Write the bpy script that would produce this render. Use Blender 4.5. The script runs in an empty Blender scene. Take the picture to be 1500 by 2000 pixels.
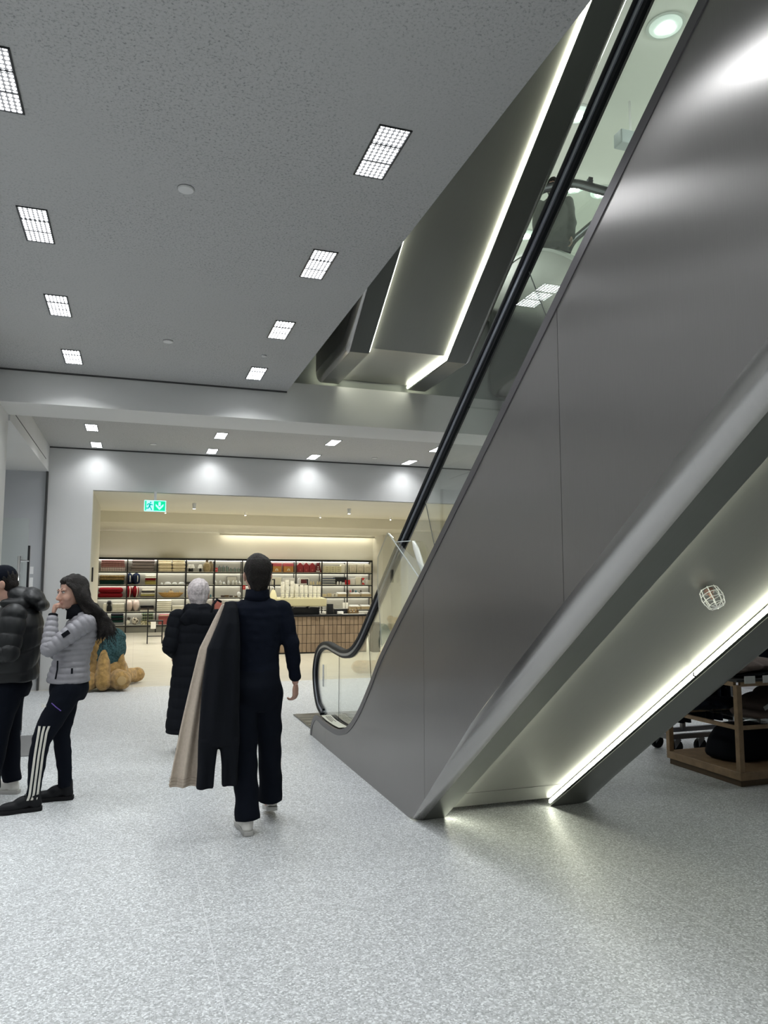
import bpy, bmesh, math, random
import numpy as np
from mathutils import Vector, Matrix, noise as mnoise
random.seed(7); rng = np.random.default_rng(7)
PI = math.pi
SC = bpy.context.scene
COL = SC.collection

# ------------------------------------------------------------------ camera
cam = bpy.data.cameras.new('camera'); camo = bpy.data.objects.new('camera', cam); COL.objects.link(camo)
camo.location = (0, 0, 1.6)
camo.rotation_euler = (math.radians(90 + 5.75), 0, math.radians(-18.443))
cam.sensor_fit = 'VERTICAL'; cam.sensor_height = 36; cam.lens = 26.1; cam.clip_end = 200; cam.clip_start = 0.05
SC.camera = camo

# ------------------------------------------------------------------ world and colour
w = bpy.data.worlds.new('world'); SC.world = w; w.use_nodes = True
w.node_tree.nodes['Background'].inputs[0].default_value = (0.55, 0.6, 0.6, 1)
w.node_tree.nodes['Background'].inputs[1].default_value = 0.12
SC.view_settings.view_transform = 'Standard'; SC.view_settings.look = 'None'
SC.view_settings.exposure = 0.0; SC.view_settings.gamma = 1.0
SC.view_settings.use_curve_mapping = False
SC.cycles.use_denoising = True
SC.cycles.max_bounces = 10; SC.cycles.diffuse_bounces = 4; SC.cycles.glossy_bounces = 4
SC.cycles.transparent_max_bounces = 24; SC.cycles.transmission_bounces = 4
SC.cycles.sample_clamp_indirect = 6.0
SC.cycles.caustics_reflective = False; SC.cycles.caustics_refractive = False
PANEL = 16.0         # radiance of the lenses of the ceiling panels seen from the side
BEAM = 10.0         # power of the downward beam of each panel
STRIP = 18.0        # light strips under the escalators

def lamp(kind, name, loc, energy, color, rot=(0, 0, 0), size=None, size_y=None, spot=None, blend=0.5, radius=0.05, spread=None):
    l = bpy.data.lights.new(name, kind); o = bpy.data.objects.new(name, l); COL.objects.link(o)
    o.location = loc; o.rotation_euler = rot; l.energy = energy; l.color = color
    if kind == 'AREA':
        l.shape = 'RECTANGLE'; l.size = size; l.size_y = size_y or size
        if spread: l.spread = spread
    else:
        l.shadow_soft_size = radius
    if kind == 'SPOT': l.spot_size = spot; l.spot_blend = blend
    return o
COOL = (0.95, 0.98, 1.0); WARM = (1.0, 0.955, 0.83)

# ------------------------------------------------------------------ materials
MATS = {}
def nmat(name):
    m = bpy.data.materials.new(name); m.use_nodes = True
    nt = m.node_tree; return m, nt, nt.nodes, nt.links, nt.nodes['Principled BSDF']
def mat(name, col, rough=0.6, metal=0.0, spec=0.5, noise=None, bump=None, sheen=0.0, coat=0.0):
    """noise=(scale, amount): lightness variation; bump=(scale, strength)"""
    if name in MATS: return MATS[name]
    m, nt, N, L, b = nmat(name)
    c = (*col, 1)
    b.inputs['Base Color'].default_value = c
    b.inputs['Roughness'].default_value = rough; b.inputs['Metallic'].default_value = metal
    b.inputs['Specular IOR Level'].default_value = spec
    if sheen: b.inputs['Sheen Weight'].default_value = sheen
    if coat: b.inputs['Coat Weight'].default_value = coat
    if noise or bump:
        tc = N.new('ShaderNodeTexCoord')
    if noise:
        n = N.new('ShaderNodeTexNoise'); n.inputs['Scale'].default_value = noise[0]; n.inputs['Detail'].default_value = 5
        L.new(tc.outputs['Object'], n.inputs['Vector'])
        r = N.new('ShaderNodeValToRGB'); k = noise[1]
        r.color_ramp.elements[0].position = 0.3; r.color_ramp.elements[1].position = 0.7
        r.color_ramp.elements[0].color = (*[x * (1 - k) for x in col], 1); r.color_ramp.elements[1].color = (*[min(1, x * (1 + k)) for x in col], 1)
        L.new(n.outputs['Fac'], r.inputs['Fac']); L.new(r.outputs['Color'], b.inputs['Base Color'])
    if bump:
        n2 = N.new('ShaderNodeTexNoise'); n2.inputs['Scale'].default_value = bump[0]; n2.inputs['Detail'].default_value = 6
        L.new(tc.outputs['Object'], n2.inputs['Vector'])
        bp = N.new('ShaderNodeBump'); bp.inputs['Strength'].default_value = bump[1]; bp.inputs['Distance'].default_value = 0.01
        L.new(n2.outputs['Fac'], bp.inputs['Height']); L.new(bp.outputs['Normal'], b.inputs['Normal'])
    MATS[name] = m; return m
def emit(name, col, strength, base=None):
    if name in MATS: return MATS[name]
    m, nt, N, L, b = nmat(name)
    b.inputs['Base Color'].default_value = (*(base or col), 1)
    b.inputs['Emission Color'].default_value = (*col, 1); b.inputs['Emission Strength'].default_value = strength
    MATS[name] = m; return m
def steel(name, col, rough, aniso, tangent, grain=(1, 1, 60), gs=0.10, metal=0.9):
    m, nt, N, L, b = nmat(name)
    b.inputs['Metallic'].default_value = metal
    b.inputs['Anisotropic'].default_value = aniso
    v = N.new('ShaderNodeCombineXYZ')
    for i in range(3): v.inputs[i].default_value = tangent[i]
    L.new(v.outputs[0], b.inputs['Tangent'])
    tc = N.new('ShaderNodeTexCoord'); mp = N.new('ShaderNodeMapping'); mp.inputs['Scale'].default_value = grain
    L.new(tc.outputs['Object'], mp.inputs['Vector'])
    n = N.new('ShaderNodeTexNoise'); n.inputs['Scale'].default_value = 6; n.inputs['Detail'].default_value = 8; n.inputs['Roughness'].default_value = 0.7
    L.new(mp.outputs[0], n.inputs['Vector'])
    n3 = N.new('ShaderNodeTexNoise'); n3.inputs['Scale'].default_value = 0.9; n3.inputs['Detail'].default_value = 3
    L.new(tc.outputs['Object'], n3.inputs['Vector'])
    r = N.new('ShaderNodeMapRange'); r.inputs['To Min'].default_value = 1 - gs; r.inputs['To Max'].default_value = 1 + gs
    L.new(n.outputs['Fac'], r.inputs['Value'])
    mx = N.new('ShaderNodeVectorMath'); mx.operation = 'SCALE'; mx.inputs[0].default_value = col
    L.new(r.outputs[0], mx.inputs['Scale']); L.new(mx.outputs[0], b.inputs['Base Color'])
    r2 = N.new('ShaderNodeMapRange'); r2.inputs['From Min'].default_value = 0.3; r2.inputs['From Max'].default_value = 0.7
    r2.inputs['To Min'].default_value = rough * 0.9; r2.inputs['To Max'].default_value = rough * 1.1
    L.new(n3.outputs['Fac'], r2.inputs['Value']); L.new(r2.outputs[0], b.inputs['Roughness'])
    MATS[name] = m; return m
def thin_glass(name, tint, refl=1.0, dark=0.0):
    m, nt, N, L, b = nmat(name); N.remove(b)
    out = N['Material Output']
    tr = N.new('ShaderNodeBsdfTransparent'); tr.inputs[0].default_value = (*tint, 1)
    gl = N.new('ShaderNodeBsdfGlossy'); gl.inputs['Roughness'].default_value = 0.0; gl.inputs['Color'].default_value = (1, 1, 1, 1)
    g = N.new('ShaderNodeNewGeometry')
    d = N.new('ShaderNodeVectorMath'); d.operation = 'DOT_PRODUCT'
    L.new(g.outputs['Normal'], d.inputs[0]); L.new(g.outputs['Incoming'], d.inputs[1])
    a = N.new('ShaderNodeMath'); a.operation = 'ABSOLUTE'; L.new(d.outputs['Value'], a.inputs[0])
    s = N.new('ShaderNodeMath'); s.operation = 'SUBTRACT'; s.inputs[0].default_value = 1.0; L.new(a.outputs[0], s.inputs[1])
    p = N.new('ShaderNodeMath'); p.operation = 'POWER'; p.inputs[1].default_value = 5.0; L.new(s.outputs[0], p.inputs[0])
    ma = N.new('ShaderNodeMath'); ma.operation = 'MULTIPLY_ADD'; ma.inputs[1].default_value = 0.96 * refl; ma.inputs[2].default_value = 0.04 * refl
    L.new(p.outputs[0], ma.inputs[0])
    mix = N.new('ShaderNodeMixShader'); L.new(ma.outputs[0], mix.inputs[0]); L.new(tr.outputs[0], mix.inputs[1]); L.new(gl.outputs[0], mix.inputs[2])
    L.new(mix.outputs[0], out.inputs[0])
    MATS[name] = m; return m

def make_terrazzo():
    m, nt, N, L, b = nmat('terrazzo')
    tc = N.new('ShaderNodeTexCoord')
    v1 = N.new('ShaderNodeTexVoronoi'); v1.inputs['Scale'].default_value = 130; L.new(tc.outputs['Object'], v1.inputs['Vector'])
    r1 = N.new('ShaderNodeValToRGB'); r1.color_ramp.interpolation = 'LINEAR'
    e = r1.color_ramp.elements; e[0].position = 0.0; e[0].color = (0.33, 0.34, 0.345, 1); e[1].position = 1.0; e[1].color = (0.80, 0.82, 0.83, 1)
    k = r1.color_ramp.elements.new(0.35); k.color = (0.47, 0.485, 0.49, 1); k = r1.color_ramp.elements.new(0.7); k.color = (0.56, 0.575, 0.585, 1)
    sep = N.new('ShaderNodeSeparateColor'); L.new(v1.outputs['Color'], sep.inputs[0]); L.new(sep.outputs[0], r1.inputs['Fac'])
    n1 = N.new('ShaderNodeTexNoise'); n1.inputs['Scale'].default_value = 1.1; n1.inputs['Detail'].default_value = 4; L.new(tc.outputs['Object'], n1.inputs['Vector'])
    mr = N.new('ShaderNodeMapRange'); mr.inputs['To Min'].default_value = 0.93; mr.inputs['To Max'].default_value = 1.06; L.new(n1.outputs['Fac'], mr.inputs['Value'])
    sx = N.new('ShaderNodeSeparateXYZ'); L.new(tc.outputs['Object'], sx.inputs[0])
    last = None
    for out, c, wd in ((0, 0.375, .0022), (0, 2.65, .004), (1, 8.42, .006), (0, -1.9, .004), (0, 4.93, .004), (1, 3.85, .003), (0, 7.2, .004)):
        s_ = N.new('ShaderNodeMath'); s_.operation = 'SUBTRACT'; L.new(sx.outputs[out], s_.inputs[0]); s_.inputs[1].default_value = c
        a_ = N.new('ShaderNodeMath'); a_.operation = 'ABSOLUTE'; L.new(s_.outputs[0], a_.inputs[0])
        l_ = N.new('ShaderNodeMath'); l_.operation = 'LESS_THAN'; L.new(a_.outputs[0], l_.inputs[0]); l_.inputs[1].default_value = wd
        if last is None: last = l_
        else:
            x_ = N.new('ShaderNodeMath'); x_.operation = 'MAXIMUM'; L.new(last.outputs[0], x_.inputs[0]); L.new(l_.outputs[0], x_.inputs[1]); last = x_
    sc_ = N.new('ShaderNodeVectorMath'); sc_.operation = 'SCALE'; L.new(r1.outputs[0], sc_.inputs[0]); L.new(mr.outputs[0], sc_.inputs['Scale'])
    mx = N.new('ShaderNodeMix'); mx.data_type = 'RGBA'; L.new(last.outputs[0], mx.inputs['Factor'])
    L.new(sc_.outputs[0], mx.inputs['A']); mx.inputs['B'].default_value = (0.66, 0.67, 0.68, 1)
    L.new(mx.outputs['Result'], b.inputs['Base Color'])
    b.inputs['Roughness'].default_value = 0.42; b.inputs['Specular IOR Level'].default_value = 0.35
    MATS['terrazzo'] = m; return m
def make_plaster():
    m, nt, N, L, b = nmat('acoustic_plaster')
    tc = N.new('ShaderNodeTexCoord')
    n = N.new('ShaderNodeTexNoise'); n.inputs['Scale'].default_value = 75; n.inputs['Detail'].default_value = 6; n.inputs['Roughness'].default_value = 0.75
    L.new(tc.outputs['Object'], n.inputs['Vector'])
    r = N.new('ShaderNodeValToRGB'); e = r.color_ramp.elements
    e[0].position = 0.36; e[0].color = (0.25, 0.25, 0.25, 1); e[1].position = 0.46; e[1].color = (0.47, 0.47, 0.465, 1)
    k = e.new(0.75); k.color = (0.54, 0.54, 0.535, 1)
    n2 = N.new('ShaderNodeTexNoise'); n2.inputs['Scale'].default_value = 0.8; n2.inputs['Detail'].default_value = 5; L.new(tc.outputs['Object'], n2.inputs['Vector'])
    r2 = N.new('ShaderNodeValToRGB'); e = r2.color_ramp.elements; e[0].position = 0.45; e[0].color = (0, 0, 0, 1); e[1].position = 0.62; e[1].color = (1, 1, 1, 1)
    L.new(n.outputs['Fac'], r.inputs['Fac']); L.new(n2.outputs['Fac'], r2.inputs['Fac'])
    mx = N.new('ShaderNodeMix'); mx.data_type = 'RGBA'; L.new(r2.outputs[0], mx.inputs['Factor'])
    L.new(r.outputs[0], mx.inputs['A']); 
    mx2 = N.new('ShaderNodeMix'); mx2.data_type = 'RGBA'; mx2.inputs['Factor'].default_value = 0.6; L.new(r.outputs[0], mx2.inputs['A']); mx2.inputs['B'].default_value = (0.48, 0.48, 0.475, 1)
    L.new(mx2.outputs['Result'], mx.inputs['B']); L.new(mx.outputs['Result'], b.inputs['Base Color'])
    bp = N.new('ShaderNodeBump'); bp.inputs['Strength'].default_value = 0.5; bp.inputs['Distance'].default_value = 0.004
    L.new(n.outputs['Fac'], bp.inputs['Height']); L.new(bp.outputs['Normal'], b.inputs['Normal'])
    b.inputs['Roughness'].default_value = 0.9; b.inputs['Specular IOR Level'].default_value = 0.1
    MATS['plaster'] = m; return m
def make_panel_light():
    """lens array: bright round lenses in a dark housing"""
    m, nt, N, L, b = nmat('lens_array')
    tc = N.new('ShaderNodeTexCoord'); 
    mp = N.new('ShaderNodeMapping'); mp.inputs['Scale'].default_value = (1 / 0.026, 1 / 0.029, 0); L.new(tc.outputs['Object'], mp.inputs['Vector'])
    fr = N.new('ShaderNodeVectorMath'); fr.operation = 'FRACTION'; L.new(mp.outputs[0], fr.inputs[0])
    sb = N.new('ShaderNodeVectorMath'); sb.operation = 'SUBTRACT'; sb.inputs[1].default_value = (.5, .5, 0); L.new(fr.outputs[0], sb.inputs[0])
    ln = N.new('ShaderNodeVectorMath'); ln.operation = 'LENGTH'; L.new(sb.outputs[0], ln.inputs[0])
    lt = N.new('ShaderNodeMath'); lt.operation = 'LESS_THAN'; lt.inputs[1].default_value = 0.37; L.new(ln.outputs['Value'], lt.inputs[0])
    ma = N.new('ShaderNodeMath'); ma.operation = 'MULTIPLY_ADD'; ma.inputs[1].default_value = PANEL; ma.inputs[2].default_value = 0.30; L.new(lt.outputs[0], ma.inputs[0])
    b.inputs['Base Color'].default_value = (0.05, 0.05, 0.06, 1)
    b.inputs['Emission Color'].default_value = (0.94, 0.97, 1.0, 1); L.new(ma.outputs[0], b.inputs['Emission Strength'])
    MATS['lens'] = m; return m

M_terr = make_terrazzo(); M_plast = make_plaster(); M_lens = make_panel_light()
M_wall = mat('painted_wall', (0.69, 0.69, 0.68), 0.7, spec=0.2, noise=(0.7, 0.04), bump=(300, 0.05))
M_wall2 = mat('shaded_grey_wall', (0.52, 0.53, 0.55), 0.6, spec=0.3, noise=(0.7, 0.03))  # entrance wall: its shade is put into a darker grey
M_cream = mat('cream_plaster', (0.66, 0.64, 0.56), 0.8, spec=0.1, noise=(0.6, 0.04))
M_upper = mat('upper_ceiling_paint', (0.82, 0.85, 0.80), 0.8, spec=0.1)
M_dark = mat('black_metal', (0.012, 0.013, 0.016), 0.35, spec=0.4)
M_rubber = mat('black_rubber', (0.005, 0.006, 0.008), 0.5, spec=0.22)
M_gap = mat('shadow_gap_profile', (0.06, 0.06, 0.06), 0.6)
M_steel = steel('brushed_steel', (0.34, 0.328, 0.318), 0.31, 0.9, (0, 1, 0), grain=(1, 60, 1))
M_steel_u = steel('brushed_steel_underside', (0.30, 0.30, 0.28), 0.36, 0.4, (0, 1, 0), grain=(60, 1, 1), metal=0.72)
M_steel_b = steel('brushed_steel_band_shaded', (0.21, 0.215, 0.205), 0.34, 0.4, (0, 1, 0), grain=(60, 1, 1))  # darker copy of the steel, shade beside the lit panel put into the colour
M_steel_r = steel('brushed_steel_bend_lit', (0.42, 0.41, 0.40), 0.20, 0.5, (0, 1, 0), grain=(1, 60, 1))  # lighter, sharper copy of the steel, the edge highlight partly in its colour
M_trim = mat('dark_satin_trim', (0.13, 0.125, 0.13), 0.4, metal=0.6)
M_chrome = mat('chrome', (0.75, 0.75, 0.77), 0.12, metal=1.0)
M_alu = mat('satin_aluminium', (0.30, 0.32, 0.36), 0.35, metal=0.8)
M_glass = thin_glass('clear_glass', (0.95, 0.975, 0.955), 1.1)
M_acryl = thin_glass('clear_acrylic', (0.97, 0.985, 0.98), 1.2)
M_strip = emit('light_strip', (0.98, 1.0, 0.80), STRIP)
M_white = mat('white_plastic', (0.8, 0.8, 0.8), 0.4)

# ------------------------------------------------------------------ mesh helpers
def tag(o, label=None, cat=None, group=None, kind=None):
    if label: o['label'] = label
    if cat: o['category'] = cat
    if group: o['group'] = group
    if kind: o['kind'] = kind
    return o
def thing(name, label, cat, loc=(0, 0, 0), rotz=0, group=None):
    o = bpy.data.objects.new(name, None); COL.objects.link(o); o.empty_display_size = 0.1
    o.location = loc; o.rotation_euler = (0, 0, rotz)
    return tag(o, label, cat, group)
def link(name, me, m, parent=None, smooth=False):
    if m is not None:
        for x in (m if isinstance(m, (list, tuple)) else [m]): me.materials.append(x)
    if smooth:
        me.polygons.foreach_set('use_smooth', [True] * len(me.polygons))
    o = bpy.data.objects.new(name, me); COL.objects.link(o)
    if parent: o.parent = parent
    return o
class MB:
    """collects shapes; world=True subtracts the parent's location so that coordinates can be given in the place's own frame"""
    def __init__(s): s.v = []; s.f = []; s.mi = []; s.cm = 0
    def add(s, vs, fs):
        n = len(s.v); s.v += [tuple(p) for p in vs]; s.f += [tuple(i + n for i in f) for f in fs]; s.mi += [s.cm] * len(fs); return s
    def box(s, x0, x1, y0, y1, z0, z1):
        v = [(x, y, z) for z in (z0, z1) for y in (y0, y1) for x in (x0, x1)]
        return s.add(v, [(0, 2, 3, 1), (4, 5, 7, 6), (0, 1, 5, 4), (2, 6, 7, 3), (0, 4, 6, 2), (1, 3, 7, 5)])
    def rbox(s, x0, x1, y0, y1, z0, z1, r=0.01, seg=2):
        bm = bmesh.new(); bmesh.ops.create_cube(bm, size=1)
        for v in bm.verts: v.co = Vector(((x0 + x1) / 2 + v.co.x * (x1 - x0), (y0 + y1) / 2 + v.co.y * (y1 - y0), (z0 + z1) / 2 + v.co.z * (z1 - z0)))
        r = min(r, (x1 - x0) * .49, (y1 - y0) * .49, (z1 - z0) * .49)
        bmesh.ops.bevel(bm, geom=bm.edges[:], offset=r, segments=seg, affect='EDGES', profile=0.5)
        bm.verts.index_update(); s.add([v.co[:] for v in bm.verts], [[v.index for v in f.verts] for f in bm.faces]); bm.free(); return s
    def tube(s, pts, r, seg=8, cap=True, flat=None):
        """flat=(a,b,up): elliptical section a along side, b along up"""
        P = [Vector(p) for p in pts]; n = len(P); rings = []
        for i, p in enumerate(P):
            t = (P[min(i + 1, n - 1)] - P[max(i - 1, 0)]).normalized()
            if i == 0:
                u = Vector(flat[2]) if flat else (Vector((0, 0, 1)) if abs(t.z) < .9 else Vector((1, 0, 0)))
            u = (u - t * u.dot(t)).normalized(); sd = t.cross(u).normalized()
            rr = r[i] if isinstance(r, (list, tuple)) else r
            a, b_ = (flat[0], flat[1]) if flat else (rr, rr)
            rings.append([p + sd * a * math.cos(2 * PI * k / seg) + u * b_ * math.sin(2 * PI * k / seg) for k in range(seg)])
        return s.rings(rings, cap)
    def rings(s, rings, cap=True, closed=False):
        seg = len(rings[0]); v = [p for r_ in rings for p in r_]; f = []
        for i in range(len(rings) - 1 + (1 if closed else 0)):
            j = (i + 1) % len(rings)
            for k in range(seg):
                f.append((i * seg + k, i * seg + (k + 1) % seg, j * seg + (k + 1) % seg, j * seg + k))
        if cap and not closed:
            f.append(tuple(range(seg - 1, -1, -1))); f.append(tuple((len(rings) - 1) * seg + k for k in range(seg)))
        return s.add(v, f)
    def lathe(s, prof, c=(0, 0, 0), seg=16, sx=1, sy=1):
        rings = [[(c[0] + r * math.cos(2 * PI * k / seg) * sx, c[1] + r * math.sin(2 * PI * k / seg) * sy, c[2] + z) for k in range(seg)] for r, z in prof]
        return s.rings(rings)
    def ell(s, c, r, rot=None, seg=16, rg=10):
        v = []; M = rot or Matrix.Identity(3)
        rr = []
        for i in range(1, rg):
            a = PI * i / rg
            rr.append([Vector(c) + M @ Vector((r[0] * math.sin(a) * math.cos(2 * PI * k / seg), r[1] * math.sin(a) * math.sin(2 * PI * k / seg), -r[2] * math.cos(a))) for k in range(seg)])
        n0 = len(s.v)
        vs = [p for q in rr for p in q] + [Vector(c) + M @ Vector((0, 0, -r[2])), Vector(c) + M @ Vector((0, 0, r[2]))]
        fs = []
        for i in range(len(rr) - 1):
            for k in range(seg): fs.append((i * seg + k, i * seg + (k + 1) % seg, (i + 1) * seg + (k + 1) % seg, (i + 1) * seg + k))
        b0 = len(rr) * seg
        for k in range(seg):
            fs.append((b0, (k + 1) % seg, k)); q = (len(rr) - 1) * seg; fs.append((b0 + 1, q + k, q + (k + 1) % seg))
        return s.add(vs, fs)
    def cap(s, p0, r0, p1, r1, seg=12):
        """capsule with round ends"""
        p0 = Vector(p0); p1 = Vector(p1); d = p1 - p0; L = d.length or 1e-6; t = d / L
        u = Vector((0, 0, 1)) if abs(t.z) < .9 else Vector((1, 0, 0)); u = (u - t * u.dot(t)).normalized(); sd = t.cross(u)
        R = []
        for a in (-80, -55, -25): R.append((p0 + t * r0 * math.sin(math.radians(a)), r0 * math.cos(math.radians(a))))
        R.append((p0, r0)); R.append((p1, r1))
        for a in (25, 55, 80): R.append((p1 + t * r1 * math.sin(math.radians(a)), r1 * math.cos(math.radians(a))))
        return s.rings([[c + sd * r * math.cos(2 * PI * k / seg) + u * r * math.sin(2 * PI * k / seg) for k in range(seg)] for c, r in R])
    def prism(s, pts, axis, a, b_):
        """polygon pts (2D) extruded along axis 0/1/2 from a to b"""
        def P(p, t):
            q = list(p); q.insert(axis, t); return tuple(q)
        n = len(pts); v = [P(p, a) for p in pts] + [P(p, b_) for p in pts]
        f = [(i, (i + 1) % n, n + (i + 1) % n, n + i) for i in range(n)] + [tuple(range(n - 1, -1, -1)), tuple(range(n, 2 * n))]
        return s.add(v, f)
    def build(s, name, m, parent=None, world=False, smooth=False, fix=True, sharp=None):
        me = bpy.data.meshes.new(name)
        vs = s.v
        if world and parent:
            l = parent.location; vs = [(p[0] - l.x, p[1] - l.y, p[2] - l.z) for p in vs]
        me.from_pydata([tuple(p) for p in vs], [], s.f); me.polygons.foreach_set('material_index', s.mi)
        if fix:
            bm = bmesh.new(); bm.from_mesh(me); bmesh.ops.recalc_face_normals(bm, faces=bm.faces[:]); bm.to_mesh(me); bm.free()
        me.update()
        o = link(name, me, m, parent, smooth)
        if smooth and sharp is not None:
            try: me.set_sharp_from_angle(angle=math.radians(sharp))
            except Exception: pass
        return o
def struct(name, mb, m, smooth=False):
    return tag(mb.build(name, m, smooth=smooth), kind='structure')
def copy_tree(o, parent=None):
    c = o.copy(); COL.objects.link(c); c.parent = parent
    for ch in list(o.children): copy_tree(ch, c)
    return c
def interp(pts, y):
    pts = sorted(pts)
    if y <= pts[0][0]: return pts[0][1]
    for (a, za), (b, zb) in zip(pts, pts[1:]):
        if y <= b: return za + (zb - za) * (y - a) / (b - a)
    return pts[-1][1]
def smooth_line(pts, n=6):
    """Catmull-Rom through 2D or 3D points"""
    P = [np.array(p, float) for p in pts]; P = [2 * P[0] - P[1]] + P + [2 * P[-1] - P[-2]]; out = []
    for i in range(1, len(P) - 2):
        a, b, c, d = P[i - 1:i + 3]
        for k in range(n):
            t = k / n
            out.append(tuple(0.5 * (2 * b + (c - a) * t + (2 * a - 5 * b + 4 * c - d) * t * t + (-a + 3 * b - 3 * c + d) * t ** 3)))
    out.append(tuple(P[-2])); return out
def blob(name, mb, voxel, m, parent=None, smooth=3, disp=None, factor=0.5):
    """one continuous surface grown over the collected shapes"""
    me = bpy.data.meshes.new(name); me.from_pydata([tuple(p) for p in mb.v], [], mb.f)
    bm = bmesh.new(); bm.from_mesh(me); bmesh.ops.recalc_face_normals(bm, faces=bm.faces[:]); bm.to_mesh(me); bm.free()
    o = bpy.data.objects.new(name, me); COL.objects.link(o)
    r = o.modifiers.new('r', 'REMESH'); r.mode = 'VOXEL'; r.voxel_size = voxel; r.use_smooth_shade = True
    if smooth:
        sm = o.modifiers.new('s', 'SMOOTH'); sm.iterations = smooth; sm.factor = factor
    dg = bpy.context.evaluated_depsgraph_get(); dg.update()
    ev = o.evaluated_get(dg); new = bpy.data.meshes.new_from_object(ev, depsgraph=dg)
    COL.objects.unlink(o); bpy.data.objects.remove(o); bpy.data.meshes.remove(me)
    if disp:
        n = len(new.vertices); co = np.empty(n * 3); no = np.empty(n * 3)
        new.vertices.foreach_get('co', co); new.vertex_normals.foreach_get('vector', no)
        co = co.reshape(-1, 3); no = no.reshape(-1, 3)
        co = disp(co, no); new.vertices.foreach_set('co', co.ravel()); new.update()
    new.name = name
    return link(name, new, m, parent, True)
def vnoise(co, scale, seed=0.0, stretch=(1, 1, 1)):
    """cheap smooth noise from a sum of sines, -1..1"""
    r = np.random.default_rng(int(seed * 10) + 3); out = np.zeros(len(co)); c = co * np.array(stretch)
    for i in range(7):
        k = r.normal(size=3); k *= scale * (0.6 + r.random()) / np.linalg.norm(k)
        out += np.sin(c @ k + r.random() * 6.28)
    return out / 4.0
# ================================================================== THE SETTING
HC = 3.842
struct('floor', MB().box(-6.5, 12, -6, 12.75, -0.1, 0), M_terr)
def make_stone():
    m, nt, N, L, b = nmat('cream_stone_tiles')
    tc = N.new('ShaderNodeTexCoord'); br = N.new('ShaderNodeTexBrick')
    br.offset = 0.0; br.inputs['Scale'].default_value = 1.0; br.inputs['Brick Width'].default_value = 1.2; br.inputs['Row Height'].default_value = 2.4
    br.inputs['Mortar Size'].default_value = 0.004; br.inputs['Color1'].default_value = (.60, .575, .50, 1); br.inputs['Color2'].default_value = (.56, .535, .46, 1); br.inputs['Mortar'].default_value = (.40, .38, .33, 1)
    L.new(tc.outputs['Object'], br.inputs['Vector'])
    mp = N.new('ShaderNodeMapping'); mp.inputs['Scale'].default_value = (.6, 3, 1); L.new(tc.outputs['Object'], mp.inputs[0])
    n = N.new('ShaderNodeTexNoise'); n.inputs['Scale'].default_value = 3; n.inputs['Detail'].default_value = 5; L.new(mp.outputs[0], n.inputs['Vector'])
    mr = N.new('ShaderNodeMapRange'); mr.inputs['To Min'].default_value = .8; mr.inputs['To Max'].default_value = 1.2; L.new(n.outputs['Fac'], mr.inputs['Value'])
    s = N.new('ShaderNodeVectorMath'); s.operation = 'SCALE'; L.new(br.outputs['Color'], s.inputs[0]); L.new(mr.outputs[0], s.inputs['Scale'])
    L.new(s.outputs[0], b.inputs['Base Color']); b.inputs['Roughness'].default_value = .28
    return m
struct('floor_shop', MB().box(-6.5, 16, 12.75, 28.6, -0.1, 0), make_stone())
# ceiling: one plaster sheet left of the void and beyond the beam; upper floor slab above it
struct('ceiling', MB().box(-6.5, 1.59, -6, 8.315, HC, HC + 1.2).box(-6.5, 6.0, 8.965, 12.85, HC, HC + .3).box(6.0, 12, -6, 12.85, HC, HC + 1.2), M_plast)
struct('ceiling_beam', MB().box(-6.5, 12, 8.315, 8.965, 3.495, 3.955), M_wall)
struct('wall_upper_slab', MB().box(1.59, 6.0, 8.40, 12.85, 3.955, 5.15), mat('slab_edge_paint', (0.36, 0.38, 0.36), 0.7, spec=.2))
struct('wall_back', MB().box(-6.5, -1.40, 12.87, 13.1, 0, HC + .3).box(-1.37, -0.70, 12.85, 15.6, 0, HC + .3).box(-0.70, 7.2, 12.85, 15.6, 3.164, HC + .3).box(7.2, 12, 12.85, 15.6, 0, HC + .3), M_wall)
struct('trim_1', MB().box(-1.402, -1.372, 12.80, 12.9, 0, HC), M_gap)
struct('trim_2', MB().box(-6.5, 12, 12.835, 12.853, HC - .02, HC), M_gap)
struct('trim_3', MB().box(-1.39, 1.59, 8.30, 8.318, HC - .016, HC), M_gap)
# portal lining of the shop, cream
struct('wall_portal_lining', MB().box(-0.705, -0.693, 12.86, 15.62, 0, 3.158).box(-0.70, 7.2, 12.86, 15.62, 3.150, 3.162).box(7.19, 7.205, 12.86, 15.6, 0, 3.16), M_cream)
# the opening in the left wall
struct('wall_left', MB().box(-1.75, -1.39, 6.9, 8.97, 0, 3.495).box(-1.75, -1.39, 6.9, 8.32, 3.4, HC)
       .box(-1.72, -1.37, 8.97, 12.85, 3.43, HC), M_wall)
struct('trim_4', MB().box(-1.375, -1.366, 9.3, 12.4, 3.562, 3.572), M_gap)
struct('ceiling_entrance', MB().box(-6.5, -1.72, 8.97, 12.87, 3.43, 3.55), M_wall)
struct('wall_entrance', MB().box(-6.5, -1.40, 12.84, 12.872, 0, 3.43), M_wall2)
struct('wall_west', MB().box(-6.7, -6.5, -6, 13.1, 0, 5), M_wall)
struct('wall_behind', MB().box(-6.7, 12, -6.2, -6, 0, 9), M_wall)
struct('wall_east', MB().box(9.2, 9.6, 9.3, 12.85, 0, HC).box(11.9, 12.1, -6, 12.85, 0, HC), mat('east_wall', (.5, .5, .53), .6))
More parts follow.
